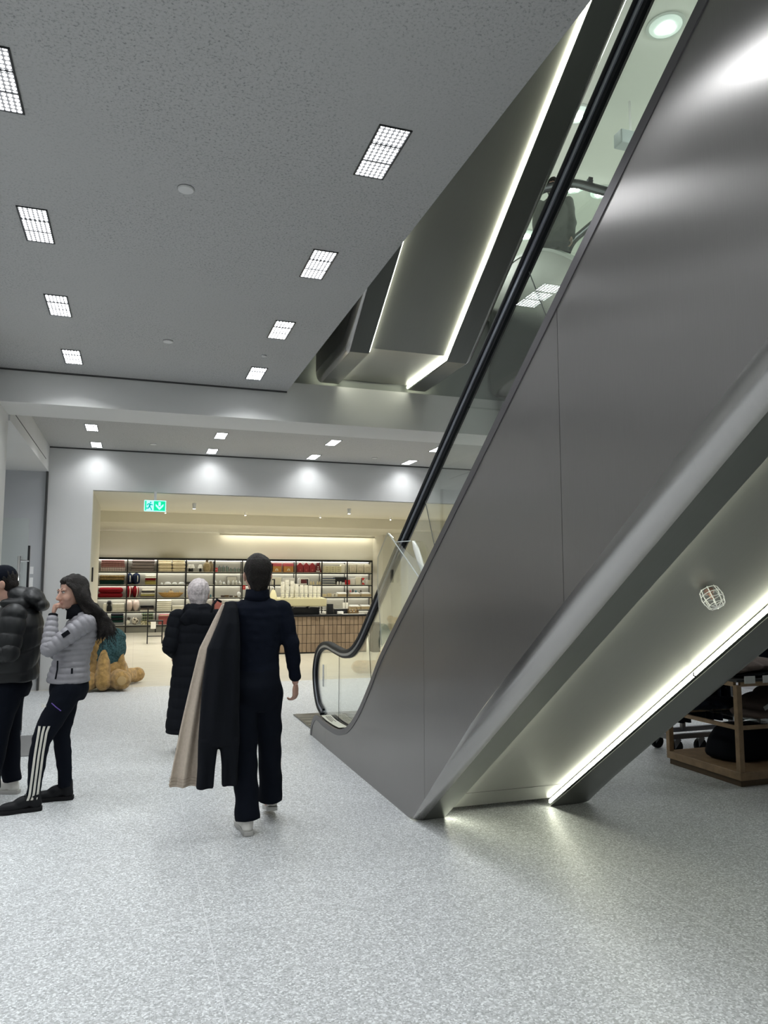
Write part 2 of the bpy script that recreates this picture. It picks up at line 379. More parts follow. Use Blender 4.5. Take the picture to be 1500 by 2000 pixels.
# upper storey seen through the void
struct('wall_upper', MB().box(-2, 20, 21, 21.2, 3.9, 9).box(19.8, 20, -6, 21, 3.9, 9).box(-6.7, -6.5, -6, 21, 5, 9.2), M_upper)
struct('ceiling_upper', MB().box(-6.7, 20, -6.2, 21.2, 9.0, 9.2), M_upper)
struct('floor_upper', MB().box(6.0, 20, -6, 21, 5.042, 5.15).box(-2, 6.0, 8.4, 21, 5.15, 5.2), mat('upper_floor', (.45, .45, .43), .5))
# the shop: ceiling, lowered soffit, side walls, back wall
struct('ceiling_shop', MB().box(-6.5, 16, 15.6, 28.6, 3.92, 4.05), M_cream)
struct('ceiling_soffit', MB().box(-1.36, 16, 24.2, 28.6, 3.58, 3.92), M_cream)
struct('trim_5', MB().box(-1.36, 9.3, 19.3, 19.9, 3.72, 3.92), M_cream)
struct('wall_shop_left', MB().box(-1.6, -1.36, 15.6, 28.6, 0, 3.92), M_cream)
struct('wall_shop_back', MB().box(-1.6, 16, 28.15, 28.5, 0, 3.92), M_cream)
struct('wall_shop_right', MB().box(8.92, 9.25, 26.9, 28.2, 0, 3.6).box(9.25, 14, 25.0, 28.2, 0, 3.6).box(13.8, 14, 15.6, 25, 0, 3.92), M_cream)

# ------------------------------------------------------------------ ceiling light panels
def panel_light():
    root = thing('ceiling_light', '', 'light')
    h = MB(); w2, l2 = .086, .232
    h.box(-w2, w2, -l2, -l2 + .008, -.004, .05).box(-w2, w2, l2 - .008, l2, -.004, .05).box(-w2, -w2 + .008, -l2, l2, -.004, .05).box(w2 - .008, w2, -l2, l2, -.004, .05)
    h.box(-w2, w2, -.079, -.073, -.004, .05).box(-w2, w2, .073, .079, -.004, .05)
    h.build('housing', M_dark, root)
    for k in (-1, 0, 1):
        p = MB(); c = k * .1525
        p.add([(-.078, c - .0725, 0), (.078, c - .0725, 0), (.078, c + .0725, 0), (-.078, c + .0725, 0)], [(0, 3, 2, 1)])
        p.build('lens_module', M_lens, root, fix=False)
    return root
PL = panel_light(); first = True
def beam(x, y, k=1.0):
    lamp('AREA', 'panel_beam', (x, y, HC - .010), BEAM * k, COOL, size=.15, size_y=.44, spread=math.radians(130))
ordn = ['first', 'second', 'third', 'fourth', 'fifth', 'sixth', 'seventh', 'eighth', 'ninth']
rows = [(-.655, 'row above the young woman'), (1.143, 'row beside the open void'), (-2.46, 'row above the dark jacket'), (-4.26, 'row over the west side')]
for x, nm in rows:
    ys = [7.69, 6.285, 4.885, 3.47, 2.065, .66, -.74, -2.1]
    for i, y in enumerate(ys):
        o = PL if first else copy_tree(PL); first = False
        o.location = (x, y, HC - .002); beam(x, y, 1.35 if y > 5.9 else (1.0 if y > 4.5 else .8)); tag(o, 'white lens ceiling light, %s from the beam in the %s' % (ordn[i], nm), group='ceiling lights of the hall')
for x, nm in [(-.655, 'in line with the shop doorway edge'), (1.143, 'above the dark haired man'), (2.868, 'under the upper escalator end'), (4.64, 'seen past the black handrail'), (6.5, 'beyond the crossing escalator'), (8.3, 'by the east wall')]:
    for i, y in enumerate([12.46, 11.11]):
        o = copy_tree(PL); o.location = (x, y, HC - .002); beam(x, y, .5 if i == 0 else 1.9)
        tag(o, 'ceiling light %s the shop wall, %s' % (('close to', 'further from')[i], nm), group='ceiling lights behind the beam')
for x in (6.9, 8.7):
    for i, y in enumerate([7.69, 6.285, 4.885]):
        o = copy_tree(PL); o.location = (x, y, HC - .002); beam(x, y, .55)
        tag(o, 'white ceiling light over the clothes area, %s from the beam, %s' % (ordn[i], 'inner row' if x < 8 else 'outer row'), group='ceiling lights over the clothes')
# detectors
def detector(x, y, r, label, name='ceiling_speaker'):
    root = thing(name, label, 'detector' if name != 'ceiling_speaker' else 'speaker', (x, y, HC))
    MB().lathe([(r, 0), (r, -.006), (r * .92, -.012), (r * .3, -.013)], seg=28).build('cover', M_wall, root, smooth=True, sharp=40)
    MB().lathe([(r * 1.04, .002), (r * 1.04, -.003), (r * .98, -.004)], seg=28).build('rim', mat('rim_grey', (.2, .2, .2), .5), root)
detector(.201, 4.145, .046, 'round grey ceiling speaker cover, the larger one in the middle of the ceiling')
detector(.214, 6.90, .045, 'round grey ceiling speaker cover between the light rows, closer to the beam')
detector(1.12, 7.05, .025, 'tiny round detector in the ceiling beside the void', 'smoke_detector')
detector(.2, 12.1, .05, 'small round detector behind the beam above the exit sign', 'smoke_detector')
detector(3.9, 12.2, .05, 'small round detector behind the beam under the escalators', 'smoke_detector')

# upper storey downlights (bowl recess with lamps)
DL = thing('downlight', '', 'light')
MB().lathe([(.25, .0), (.25, -.012), (.21, -.014), (.2, .0)], seg=28).build('rim', mat('dl_rim', (.75, .8, .77), .4), DL, smooth=True, sharp=40)
mb = MB(); mb.rings([[(r * math.cos(2 * PI * k / 28), r * math.sin(2 * PI * k / 28), z) for k in range(28)] for r, z in [(.21, -.013), (.2, -.03), (.12, -.045), (.02, -.05)]], cap=True)
mb.build('reflector', emit('dl_bowl', (.85, 1, .93), .45), DL, smooth=True)
for a in (0, 2.1, 4.2):
    MB().ell((.07 * math.cos(a), .07 * math.sin(a), -.065), (.03, .03, .02)).build('bulb', emit('dl_bulb', (.95, 1, .97), 60.0), DL, smooth=True)
first = True
for i, (x, y) in enumerate([(6.43, 7.49), (6.36, 9.46), (7.5, 11.34), (8.1, 11.33), (7.57, 13.3), (8.16, 13.2), (6.43, 5.5), (6.43, 3.5), (4.5, 3.5), (4.5, 5.5), (2.6, 3.5), (2.6, 1.5), (4.5, 1.5), (6.43, 1.5), (4.5, 7.49), (2.6, 5.5), (4.5, -.6), (2.6, -.6)]):  # the pair behind the camera is added, unseen, to give reflections
    o = DL if first else copy_tree(DL); first = False
    o.location = (x, y, 9.0)
    lb = ['round bowl downlight high above the steel side, the largest seen', 'round bowl downlight half behind the black handrail', 'bowl downlight behind the upper curved handrail', 'bowl downlight at the end of the curved handrail',
          'bowl downlight beside the standing silhouette', 'bowl downlight low by the upper escalator panel'][i] if i < 6 else 'round bowl downlight unseen high in the upper ceiling over the void, spot %s' % (ordn + ['tenth', 'eleventh', 'twelfth'])[i - 6]
    tag(o, lb, group='upper storey downlights')
# added fill lamps that brighten the upper storey, without any fitting
for i, (x, y) in enumerate([(9.5, 8), (9.5, 2), (3.5, -3), (7.5, 16), (2.5, 15)]):
    lamp('AREA', 'upper_fill', (x, y, 8.9), 300, (.93, 1.0, .93), size=2.2, size_y=1.2)

# ------------------------------------------------------------------ lights of the shop
spots = [(x, y) for y in (17.0, 20.8, 23.3) for x in (.8, 3.2, 5.6, 8.0)]
TS = thing('spot_fixture', '', 'light')
MB().lathe([(.035, 0), (.038, -.02), (.03, -.10), (.026, -.104)], seg=14).build('can', M_white, TS, smooth=True, sharp=40)
MB().lathe([(.024, -.1045), (.005, -.107)], seg=14).build('lens', emit('spot_lens', (1, .97, .85), 40), TS)
first = True
for i, (x, y) in enumerate(spots):
    o = TS if first else copy_tree(TS); first = False
    o.location = (x, y, 3.92)
    tag(o, 'tiny white spot light in the shop ceiling, %s row, %s across' % (['first', 'second', 'third'][i // 4], ordn[i % 4]), group='spots in the shop ceiling')
    lamp('SPOT', 'spot_lamp', (x, y, 3.79), 280, WARM, spot=math.radians(135), blend=.8, radius=.05)
for i, (x, y) in enumerate([(1, 14.2), (4, 14.2)]):
    o = copy_tree(TS); o.location = (x, y, 3.15); tag(o, 'tiny spot in the soffit of the shop doorway, %s' % ('near the exit sign', 'above the counter side')[i], group='spots in the doorway soffit')
    lamp('SPOT', 'spot_lamp', (x, y, 3.03), 90, WARM, spot=math.radians(140), blend=.9, radius=.05)
# cove light over the back wall
struct('trim_6', MB().box(2.9, 8.9, 27.85, 27.9, 3.50, 3.575), M_cream)
cv = MB().box(3.0, 8.8, 27.93, 27.98, 3.53, 3.56).build('cove_light', emit('cove', (1, .96, .82), 9), None)
tag(cv, 'long linear light tucked above the back wall of the shop', 'light')
# ================================================================== ESCALATORS
SL = 0.7002
def side_face(mb, x, ys, zt, zb):
    """vertical face in the plane X=x between two height curves"""
    v = []; f = []
    for y in ys: v += [(x, y, zb(y)), (x, y, zt(y))]
    for i in range(len(ys) - 1): f.append((2 * i, 2 * i + 2, 2 * i + 3, 2 * i + 1))
    mb.add(v, f)
def slab_face(mb, x0, x1, ys, zt, zb):
    """the same with thickness"""
    v = []
    for y in ys: v += [(x0, y, zb(y)), (x0, y, zt(y)), (x1, y, zb(y)), (x1, y, zt(y))]
    f = []
    for i in range(len(ys) - 1):
        a = 4 * i; b = a + 4
        f += [(a, b, b + 1, a + 1), (a + 2, a + 3, b + 3, b + 2), (a, a + 2, b + 2, b), (a + 1, b + 1, b + 3, a + 3)]
    e = 4 * (len(ys) - 1); f += [(0, 1, 3, 2), (e, e + 2, e + 3, e + 1)]
    mb.add(v, f)
def sweep_u(mb, path, sec):
    """open cross-section [(x, n)] swept along the underside path [(y, z)], n measured straight up"""
    rings = [[(x, y, z + n(y) if callable(n) else z + n) for x, n in sec] for y, z in path]
    v = [p for r in rings for p in r]; k = len(sec); f = []
    for i in range(len(rings) - 1):
        for j in range(k - 1): f.append((i * k + j, i * k + j + 1, (i + 1) * k + j + 1, (i + 1) * k + j))
    mb.add(v, f)

# ---------------------------------------------------------------- the lower escalator
X0, X1 = 1.86, 3.27
E1 = thing('escalator', 'brushed steel escalator rising from the terrazzo floor, glass sides and black handrail', 'escalator', (1.86, 6.5, 0))
under = lambda y: max(0.0, SL * (4.95 - y))
def roff(y): return min(.15, max(.02, .02 + (4.95 - y) * .13))
top_pts = smooth_line([(8.11, 0.0), (8.09, .06), (8.03, .15), (7.93, .215), (7.80, .25), (7.5, .235), (7.05, .245), (6.78, .29), (6.55, .37), (6.27, .54), (5.95, .80), (5.68, 1.045), (5.2, 1.39), (4.671, 1.758), (3.146, 2.853), (1.993, 3.69), (0.5, 4.76), (-1.6, 6.26)], 5)
ztop = lambda y: interp(top_pts, y)
ys = sorted(set([round(p[0], 4) for p in top_pts] + [4.95, 4.9, 4.85, 4.8, 4.7, 4.6, 4.4, 4.2, 4.0, 3.8, 3.6, 3.4, 2.5, 1.5, 0]))
zbot = lambda y: 0.0 if y >= 4.99 else max(0, under(y) + roff(y) - .015 * 0)
for x, nm in ((X0, 'side_panel'), (X1, 'side_panel')):
    segs = [(-1.6, 1.55), (1.55, 2.98), (2.98, 4.73), (4.73, 7.45), (7.45, 8.11)]
    for a, b_ in segs:
        q = sorted([y for y in ys if a + .004 < y < b_ - .003] + [a + .0015, b_ - .0015])
        mb = MB()
        if x == X0: slab_face(mb, x, x + .012, q, lambda y: ztop(y) - .004, zbot)
        else: slab_face(mb, x - .012, x, q, lambda y: ztop(y) - .004, zbot)
        mb.build(nm, M_steel, E1, world=True)
# dark body behind the seams and inside the truss
mb = MB()
for x in (X0 + .014, X1 - .03): slab_face(mb, x, x + .012, [y for y in ys if y < 8.0], lambda y: ztop(y) - .02, lambda y: zbot(y) + .03)
mb.build('inner_body', M_dark, E1, world=True)
path = [(y, under(y)) for y in (4.95, 4.9, 4.85, 4.8, 4.7, 4.55, 4.3, 4.0, 3.6, 3.4, 3.0, 2.0, 1.0, 0.0, -1.6)]
R0, R1, XF = 2.094, 2.935, 3.152
secL = [(X0 + .075 * (1 - math.cos(a * PI / 16)) , (lambda s: (lambda y: roff(y) * (1 - s)))(math.sin(a * PI / 16))) for a in range(9)]
mb = MB(); sweep_u(mb, path, secL); mb.build('rounded_edge', M_steel_r, E1, world=True, smooth=True)
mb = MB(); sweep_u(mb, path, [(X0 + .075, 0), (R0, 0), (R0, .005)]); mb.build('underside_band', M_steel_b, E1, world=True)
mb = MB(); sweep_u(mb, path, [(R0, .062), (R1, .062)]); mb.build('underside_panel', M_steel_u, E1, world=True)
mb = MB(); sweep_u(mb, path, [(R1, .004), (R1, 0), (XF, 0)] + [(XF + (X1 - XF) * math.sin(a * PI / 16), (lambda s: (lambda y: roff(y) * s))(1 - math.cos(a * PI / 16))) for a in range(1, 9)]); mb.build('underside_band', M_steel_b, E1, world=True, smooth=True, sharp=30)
mb = MB(); sweep_u(mb, [(4.735, under(4.735)), (4.729, under(4.729))], [(R0, .0605), (R1, .0605)]); mb.build('panel_seam', M_gap, E1, world=True)
for x in (R0, R1):
    for pth in ([p for p in path if p[0] >= 3.4] , [(3.39, under(3.39)), (3.0, under(3.0)), (2.0, under(2.0)), (1.0, under(1.0)), (0, under(0)), (-1.6, under(-1.6))]):
        mb = MB(); s_ = 1 if x == R0 else -1
        q_ = .012 if x == R0 else .022
        sweep_u(mb, pth, [(x + .001 * s_, q_), (x + .011 * s_, q_ + .004), (x + .011 * s_, .048), (x + .001 * s_, .052)]); mb.build('light_strip', M_strip, E1, world=True)
# top trim and decking along the glass
mb = MB(); mb2 = MB()
for (a, b_), tgt in (((X0 - .006, X0 + .012), mb), ((X1 - .012, X1 + .006), mb)):
    rings = []
    for i, (y, z) in enumerate(top_pts):
        j, k = max(i - 1, 0), min(i + 1, len(top_pts) - 1); dy, dz = top_pts[k][0] - top_pts[j][0], top_pts[k][1] - top_pts[j][1]; L_ = math.hypot(dy, dz); ny, nz = dz / L_, -dy / L_
        if nz < 0 and y < 8.05: ny, nz = -ny, -nz
        rings.append([(a, y - ny * .0, z - nz * .0 + .006), (b_, y, z + .006), (b_, y - ny * .048, z - nz * .048), (a, y - ny * .048, z - nz * .048)])
    tgt.rings(rings)
mb.build('edge_trim', M_trim, E1, world=True)
for a, b_, mm, nm in ((X0 + .012, 2.0, M_steel, 'decking'), (X1 - .14, X1 - .012, M_steel, 'decking')):
    mb = MB()
    q = [p for p in top_pts if p[0] < 8.05]
    for i in range(len(q) - 1):
        (y0, z0), (y1, z1) = q[i], q[i + 1]
        mb.add([(a, y0, z0), (b_, y0, z0), (b_, y1, z1), (a, y1, z1), (a, y0, z0 - .03), (b_, y0, z0 - .03), (b_, y1, z1 - .03), (a, y1, z1 - .03)], [(0, 1, 2, 3), (4, 7, 6, 5), (1, 5, 6, 2), (0, 3, 7, 4)])
    mb.build(nm, mm, E1, world=True)
# inspection label by the newel
mb = MB()
lp = [(7.72, .262), (7.5, .247), (7.25, .249), (7.02, .258)]
for (y0, z0), (y1, z1) in zip(lp, lp[1:]): mb.add([(1.885, y0, z0 + .003), (1.985, y0, z0 + .003), (1.985, y1, z1 + .003), (1.885, y1, z1 + .003)], [(0, 1, 2, 3)])
mb.build('label_plate', mat('label_cream', (.62, .62, .52), .5), E1, world=True)
mb = MB()
for r_ in range(3):
    for c_ in range(5 - r_ % 2):
        y0 = 7.66 - c_ * .055; x0 = 1.955 - r_ * .02; mb.box(x0, x0 + .008, y0 - .04, y0, interp(lp, y0) + .004, interp(lp, y0) + .0055)
mb.build('label_print', M_dark, E1, world=True)
# landing plates and steps
mb = MB().box(1.93, 3.22, 8.12, 9.38, 0, .012)
mb.build('landing_plate', mat('landing_dark', (.10, .105, .11), .35, metal=.6, noise=(5, .5)), E1, world=True)
mb = MB()
for k in range(6): mb.box(1.95, 3.2, 8.2 + k * .19, 8.235 + k * .19, .012, .015)
mb.build('landing_groove', mat('landing_light', (.32, .33, .34), .3, metal=.8), E1, world=True)
mb = MB(); mb.box(2.12, 3.0, 7.1, 8.12, .0, .02)
for k in range(15): mb.box(2.12, 3.0, 7.1 - (k + 1) * .38, 7.1 - k * .38, .02 + k * .26 - .1, .05 + k * .26)
mb.build('step_band', mat('step_metal', (.2, .2, .21), .4, metal=.8), E1, world=True)
mb = MB()
for x in (2.06, 3.06):
    slab_face(mb, x, x + .03, [y for y in ys if y < 8.0], lambda y: ztop(y) + .0, lambda y: max(0.0, ztop(y) - .5))
mb.build('skirt_panel', M_steel, E1, world=True)
# handrails and glass
hr = smooth_line([(8.16, .20), (8.36, .27), (8.50, .42), (8.555, .62), (8.47, .81), (8.28, .935), (8.0, .985), (7.62, .965), (7.3, .955), (7.0, 1.0), (6.72, 1.13), (6.42, 1.345), (6.05, 1.625), (5.61, 1.945), (4.6, 2.66), (3.32, 3.555), (2.5, 4.14), (0.6, 5.48), (-1.6, 7.03)], 6)
def offset_line(pts, d):
    out = []
    for i, (y, z) in enumerate(pts):
        j, k = max(i - 1, 0), min(i + 1, len(pts) - 1); dy, dz = pts[k][0] - pts[j][0], pts[k][1] - pts[j][1]; L_ = math.hypot(dy, dz)
        out.append((y + dz / L_ * d, z - dy / L_ * d))
    return out
def rail(x, parent, pts, world=True, rad=.041, flip=1):
    """belt, its metal guide and a dark lower lip, swept in the plane X=x"""
    def sweep(sec, name, m):
        rings = []
        for i, (y, z) in enumerate(pts):
            j, k = max(i - 1, 0), min(i + 1, len(pts) - 1); dy, dz = pts[k][0] - pts[j][0], pts[k][1] - pts[j][1]; L_ = math.hypot(dy, dz)
            ny, nz = dz / L_ * flip, -dy / L_ * flip
            rings.append([(x + a, y + ny * b_, z + nz * b_) for a, b_ in sec])
        MB().rings(rings).build(name, m, parent, world=world, smooth=True, sharp=50)
    sweep([(-rad, -.006), (-rad * .98, .008), (-rad * .7, .018), (0, .022), (rad * .7, .018), (rad * .98, .008), (rad, -.006), (rad * .9, -.018), (rad * .6, -.02), (-rad * .6, -.02), (-rad * .9, -.018)], 'handrail', M_rubber)
    sweep([(-.030, -.018), (.030, -.018), (.028, -.044), (-.028, -.044)], 'handrail_guide', M_alu)
    sweep([(-.020, -.044), (.020, -.044), (.016, -.068), (-.016, -.068)], 'glass_clamp', M_rubber)
rail(2.02, E1, hr); rail(3.14, E1, hr)
gl_hi = offset_line(hr, -.045)
def yz_at(pts, t):
    """point at fraction t of arc length"""
    L_ = [0]
    for a, b_ in zip(pts, pts[1:]): L_.append(L_[-1] + math.dist(a, b_))
    s = t * L_[-1]
    for i in range(len(pts) - 1):
        if s <= L_[i + 1]: u = (s - L_[i]) / (L_[i + 1] - L_[i] + 1e-9); return tuple(pts[i][k] + (pts[i + 1][k] - pts[i][k]) * u for k in (0, 1))
    return pts[-1]
def cut(pts, ya, yb):
    """part of a line (ordered by falling y beyond its newel) between two ys"""
    a = [p for p in pts if yb < p[0] < ya]; f = lambda y: (y, interp([p for p in pts if p[0] <= 8.28], y))
    return [f(ya)] + a + [f(yb)]
hi_run = [p for p in gl_hi if p[0] <= 8.28 and p[1] > .8]
lo_run = [p for p in top_pts if p[0] < 7.9]
joints = [(7.52, 7.52), (6.51, 6.36), (5.10, 4.80), (3.52, 3.22), (1.95, 1.65), (.3, .0), (-1.5, -1.5)]
for gx in (2.014, 3.134):
    # newel pane: closed polygon
    newel = [p for p in gl_hi if p[0] > 7.53 or p[1] < .5]
    poly = [(7.525, .235)] + [(8.10, .2)] + [p for p in newel if p[1] > .2 and p[0] > 8.12] + [p for p in newel if 7.53 < p[0] <= 8.12 and p[1] > .5] + [(7.525, interp(hi_run, 7.525))]
    seen = []; [seen.append(p) for p in poly if not seen or math.dist(p, seen[-1]) > .004]
    MB().prism(seen, 0, gx, gx + .012).build('glass_pane', M_glass, E1, world=True)
    for (ta, ba), (tb, bb) in zip(joints, joints[1:]):
        up = [(y, interp(hi_run, y)) for y in np.linspace(ta - .003, tb + .003, 14)]
        lo = [(y, interp(lo_run, y) - .01) for y in np.linspace(ba - .003, bb + .003, 14)]
        v = []; f = []
        for (a, b_), (c, d) in zip(up, lo): v += [(gx, c, d), (gx, a, b_), (gx + .012, c, d), (gx + .012, a, b_)]
        for i in range(13): q = 4 * i; f += [(q, q + 4, q + 5, q + 1), (q + 2, q + 3, q + 7, q + 6), (q + 1, q + 5, q + 7, q + 3), (q, q + 2, q + 6, q + 4)]
        f += [(0, 1, 3, 2), (52, 54, 55, 53)]
        MB().add(v, f).build('glass_pane', M_glass, E1, world=True)
    for ta, ba in joints[:-1]:
        a = (gx + .006, ta, interp(hi_run, ta)); b_ = (gx + .006, ba, interp(lo_run, ba))
        MB().tube([a, b_], .0035 if gx < 2.5 else .003, 6).build('glass_joint', M_gap, E1, world=True)
MB().box(2.009, 2.0135, 8.14, 8.19, .50, .74).build('newel_sticker', mat('frost', (.55, .57, .58), .5), E1, world=True)

# clear guard sheets clipped to the balustrade
G = thing('climb_guard', 'clear acrylic anti climb guard with a white fin, on the escalator balustrade', 'guard', (1.93, 6.4, 1.0))
MB().prism([(5.94, 1.10), (6.045, 1.60), (6.04, 1.85), (5.79, 2.04), (5.74, 2.035), (4.88, 1.70), (5.02, 1.55)], 0, 1.955, 1.961).build('acrylic_sheet', M_acryl, G, world=True)
ME = mat('acryl_edge', (.55, .58, .58), .2)
MB().tube([(1.958, 5.75, 2.035), (1.958, 5.05, 1.66)], .005, 6).build('sheet_edge', ME, G, world=True)
MB().tube([(1.958, 5.94, 1.12), (1.958, 6.045, 1.61), (1.958, 6.04, 1.85), (1.958, 5.78, 2.04)], .0025, 6).build('sheet_edge', ME, G, world=True)
MB().tube([(1.958, 5.60, 1.955), (1.97, 5.26, 1.945)], .004, 6).build('sheet_edge', ME, G, world=True)
mb = MB(); mb.rings([[(1.985 + .012 * math.cos(a), 5.245 - t * .25 + .05 * w_ * math.sin(a), 1.945 - t * .30) for a in np.linspace(0, 2 * PI, 13)[:-1]] for t, w_ in ((0, .1), (.06, .6), (.2, 1.1), (.45, 1.15), (.7, .85), (.9, .5), (1, .2))])
mb.build('white_fin', mat('milky_plastic', (.85, .86, .78), .3), G, world=True, smooth=True)

# ---------------------------------------------------------------- the upper escalator overhead
def upper_escalator():
    E = thing('escalator', 'upper escalator overhead, steel underside edged with two light strips', 'escalator', (2.6, 8.3, 4.0))
    zu = lambda y: 3.985 + max(0, (7.10 - y)) * SL
    a0, a1, r0, r1 = 1.93, 3.37, 2.205, 3.075
    path = [(y, zu(y)) for y in (8.312, 7.7, 7.2, 7.12, 7.08, 7.0, 6.5, 5.5, 4, 2, 0, -2)]
    for x, s_ in ((a0, 1), (a1, -1)):
        mb = MB(); slab_face(mb, min(x, x + .012 * s_), max(x, x + .012 * s_), [p[0] for p in path][::-1], lambda y: zu(y) + 1.5, lambda y: zu(y) + .12); mb.build('side_panel', M_steel, E, world=True)
    c8 = [(a0 + .07 * (1 - math.cos(a * PI / 16)), .12 * (1 - math.sin(a * PI / 16))) for a in range(9)]
    mb = MB(); sweep_u(mb, path, c8); mb.build('rounded_edge', M_steel_r, E, world=True, smooth=True, sharp=40)
    flat = [p for p in path if p[0] >= 7.15] + [(7.10, 3.985)]; inc = [(7.10, 3.985)] + [p for p in path if p[0] < 7.05]
    for pth in (flat, inc):
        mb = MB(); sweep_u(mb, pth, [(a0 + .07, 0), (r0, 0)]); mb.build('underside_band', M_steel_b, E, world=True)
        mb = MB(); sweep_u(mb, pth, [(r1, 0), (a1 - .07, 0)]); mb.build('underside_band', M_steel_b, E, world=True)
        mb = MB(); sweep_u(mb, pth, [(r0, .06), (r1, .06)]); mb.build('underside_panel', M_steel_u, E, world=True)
        for x in (r0, r1):
            s_ = 1 if x == r0 else -1
            mb = MB(); q_ = .020 if x == r0 else .016; sweep_u(mb, pth, [(x + .001 * s_, q_), (x + .011 * s_, q_ + .004), (x + .011 * s_, .046), (x + .001 * s_, .052)]); mb.build('light_strip', M_strip, E, world=True)
    mb = MB(); sweep_u(mb, path, [(a1 - .07 * (1 - math.cos(a * PI / 16)), .12 * (1 - math.sin(a * PI / 16))) for a in range(9)]); mb.build('rounded_edge', M_steel_r, E, world=True, smooth=True, sharp=40)
    mb = MB(); slab_face(mb, 2.2, 3.1, [p[0] for p in path][::-1], lambda y: zu(y) + .9, lambda y: zu(y) + .2); mb.build('truss_core', M_dark, E, world=True)
    return E
upper_escalator()

# ---------------------------------------------------------------- the crossing escalator with its landing
E3 = thing('escalator', 'crossing escalator behind the glass with a rounded steel landing end', 'escalator', (4.2, 8.0, 4.0))
t3 = smooth_line([(8.335, 5.02), (8.28, 5.22), (8.1, 5.40), (7.9, 5.50), (7.6, 5.52), (7.2, 5.44), (6.88, 5.31), (6.6, 5.14), (6.39, 4.99), (5.8, 4.58), (3.0, 2.62), (.6, .94), (-.4, .3), (-1.1, .25)], 5)
z3t = lambda y: interp(t3, y)
z3u = lambda y: max(0.0, 3.99 - SL * max(0, 7.2 - y))
y3 = sorted(set([round(p[0], 3) for p in t3] + [8.33, 7.2, 7.1, 1.51, 1.4]))
def z3b(y):
    r_ = .16
    return z3u(y) + (r_ if z3u(y) > .02 else 0) + (0 if y < 8.335 - r_ else (r_ - math.sqrt(max(0, r_ ** 2 - (y - (8.335 - r_)) ** 2))) * 0)
for x, s_ in ((4.2, 1), (5.6, -1)):
    mb = MB(); slab_face(mb, min(x, x + .012 * s_), max(x, x + .012 * s_), y3, z3t, z3b); mb.build('side_panel', steel('steel_crossing', (.36, .37, .35), .22, .4, (0, 1, 0)), E3, world=True)
mb = MB(); pth = [(y, z3u(y)) for y in (8.335, 8.0, 7.3, 7.2, 7.1, 6, 4, 2, 1.505)]
sweep_u(mb, pth, [(4.2 + .14 * (1 - math.cos(a * PI / 16)), .16 * (1 - math.sin(a * PI / 16))) for a in range(9)] + [(5.46, 0)] + [(5.6 - .14 * (1 - math.sin(a * PI / 16)), .16 * (1 - math.cos(a * PI / 16))) for a in range(1, 9)])
mb.build('rounded_edge', M_steel_r, E3, world=True, smooth=True, sharp=40)
mb = MB()
for x in (4.2, 5.6):
    mb.rings([[(x - .01, y, z + .005), (x + .09 * (1 if x < 5 else -1), y, z + .005), (x + .09 * (1 if x < 5 else -1), y, z - .03), (x - .01, y, z - .03)] for y, z in t3])
mb.build('edge_trim', mat('bright_steel', (.55, .57, .56), .25, metal=1), E3, world=True)
h3 = smooth_line([(8.34, 5.55), (8.52, 5.75), (8.5, 6.05), (8.3, 6.24), (8.0, 6.27), (7.6, 6.27), (7.24, 6.225), (7.04, 6.16), (6.63, 5.985), (6.3, 5.775), (6.0, 5.56), (3.0, 3.46), (-.4, 1.1)], 5)
for x in (4.35, 5.45):
    rail(x, E3, h3)
    q = np.linspace(8.2, .2, 40); v = []; f = []
    for y in q: v += [(x - .006, y, z3t(y)), (x - .006, y, interp([p for p in h3 if p[0] < 8.32 and p[1] < 6.28], y) - .05), (x + .006, y, z3t(y)), (x + .006, y, interp([p for p in h3 if p[0] < 8.32], y) - .05)]
    for i in range(len(q) - 1): b_ = 4 * i; f += [(b_, b_ + 4, b_ + 5, b_ + 1), (b_ + 2, b_ + 3, b_ + 7, b_ + 6)]
    MB().add(v, f).build('glass_pane', M_glass, E3, world=True, fix=False)
mb = MB(); mb.box(4.35, 5.45, 7.6, 8.39, 5.12, 5.15)
for k in range(18): mb.box(4.5, 5.3, 7.6 - (k + 1) * .39, 7.6 - k * .39, 4.92 - k * .27, 5.12 - k * .27)
mb.build('step_band', mat('step_metal', (.2, .2, .21), .4, metal=.8), E3, world=True)

# caged sensor on the underside panel
CG = thing('cage_guard', 'small white wire cage over a sensor on the escalator underside', 'guard', (2.47, 2.75, 1.54 + .045), 0)
CG.rotation_euler = (math.radians(-35), 0, 0)
M_wire = mat('white_wire', (.8, .8, .78), .3)
mb = MB()
for r_, z in ((.040, -.004), (.046, -.03), (.046, -.056), (.038, -.082)):
    mb.tube([(r_ * math.cos(a), r_ * math.sin(a), z) for a in np.linspace(0, 2 * PI, 25)], .0017, 6)
for k in range(4):
    a = k * PI / 4
    mb.tube([(.040 * math.cos(a), .040 * math.sin(a), 0), (.047 * math.cos(a), .047 * math.sin(a), -.04), (.037 * math.cos(a), .037 * math.sin(a), -.084), (0, 0, -.094), (-.037 * math.cos(a), -.037 * math.sin(a), -.084), (-.047 * math.cos(a), -.047 * math.sin(a), -.04), (-.040 * math.cos(a), -.040 * math.sin(a), 0)], .0022, 6)
mb.build('wire_cage', M_wire, CG)
MB().lathe([(.022, 0), (.022, -.012), (.012, -.02), (.010, -.045), (.003, -.05)], seg=14).build('sensor', mat('sensor_brass', (.35, .22, .18), .3, metal=.6), CG, smooth=True, sharp=40)
# blue-green sign box hanging in the upper storey
S2 = thing('hanging_box', 'pale blue projector box hanging high in the upper storey', 'fixture', (6.95, 8.95, 8.35))
MB().rbox(-.24, .24, -.1, .1, -.11, .11, .015).build('body', mat('pale_blue', (.45, .5, .52), .4), S2)
MB().box(-.015, .015, -.01, .01, .11, .66).build('bracket', M_white, S2)
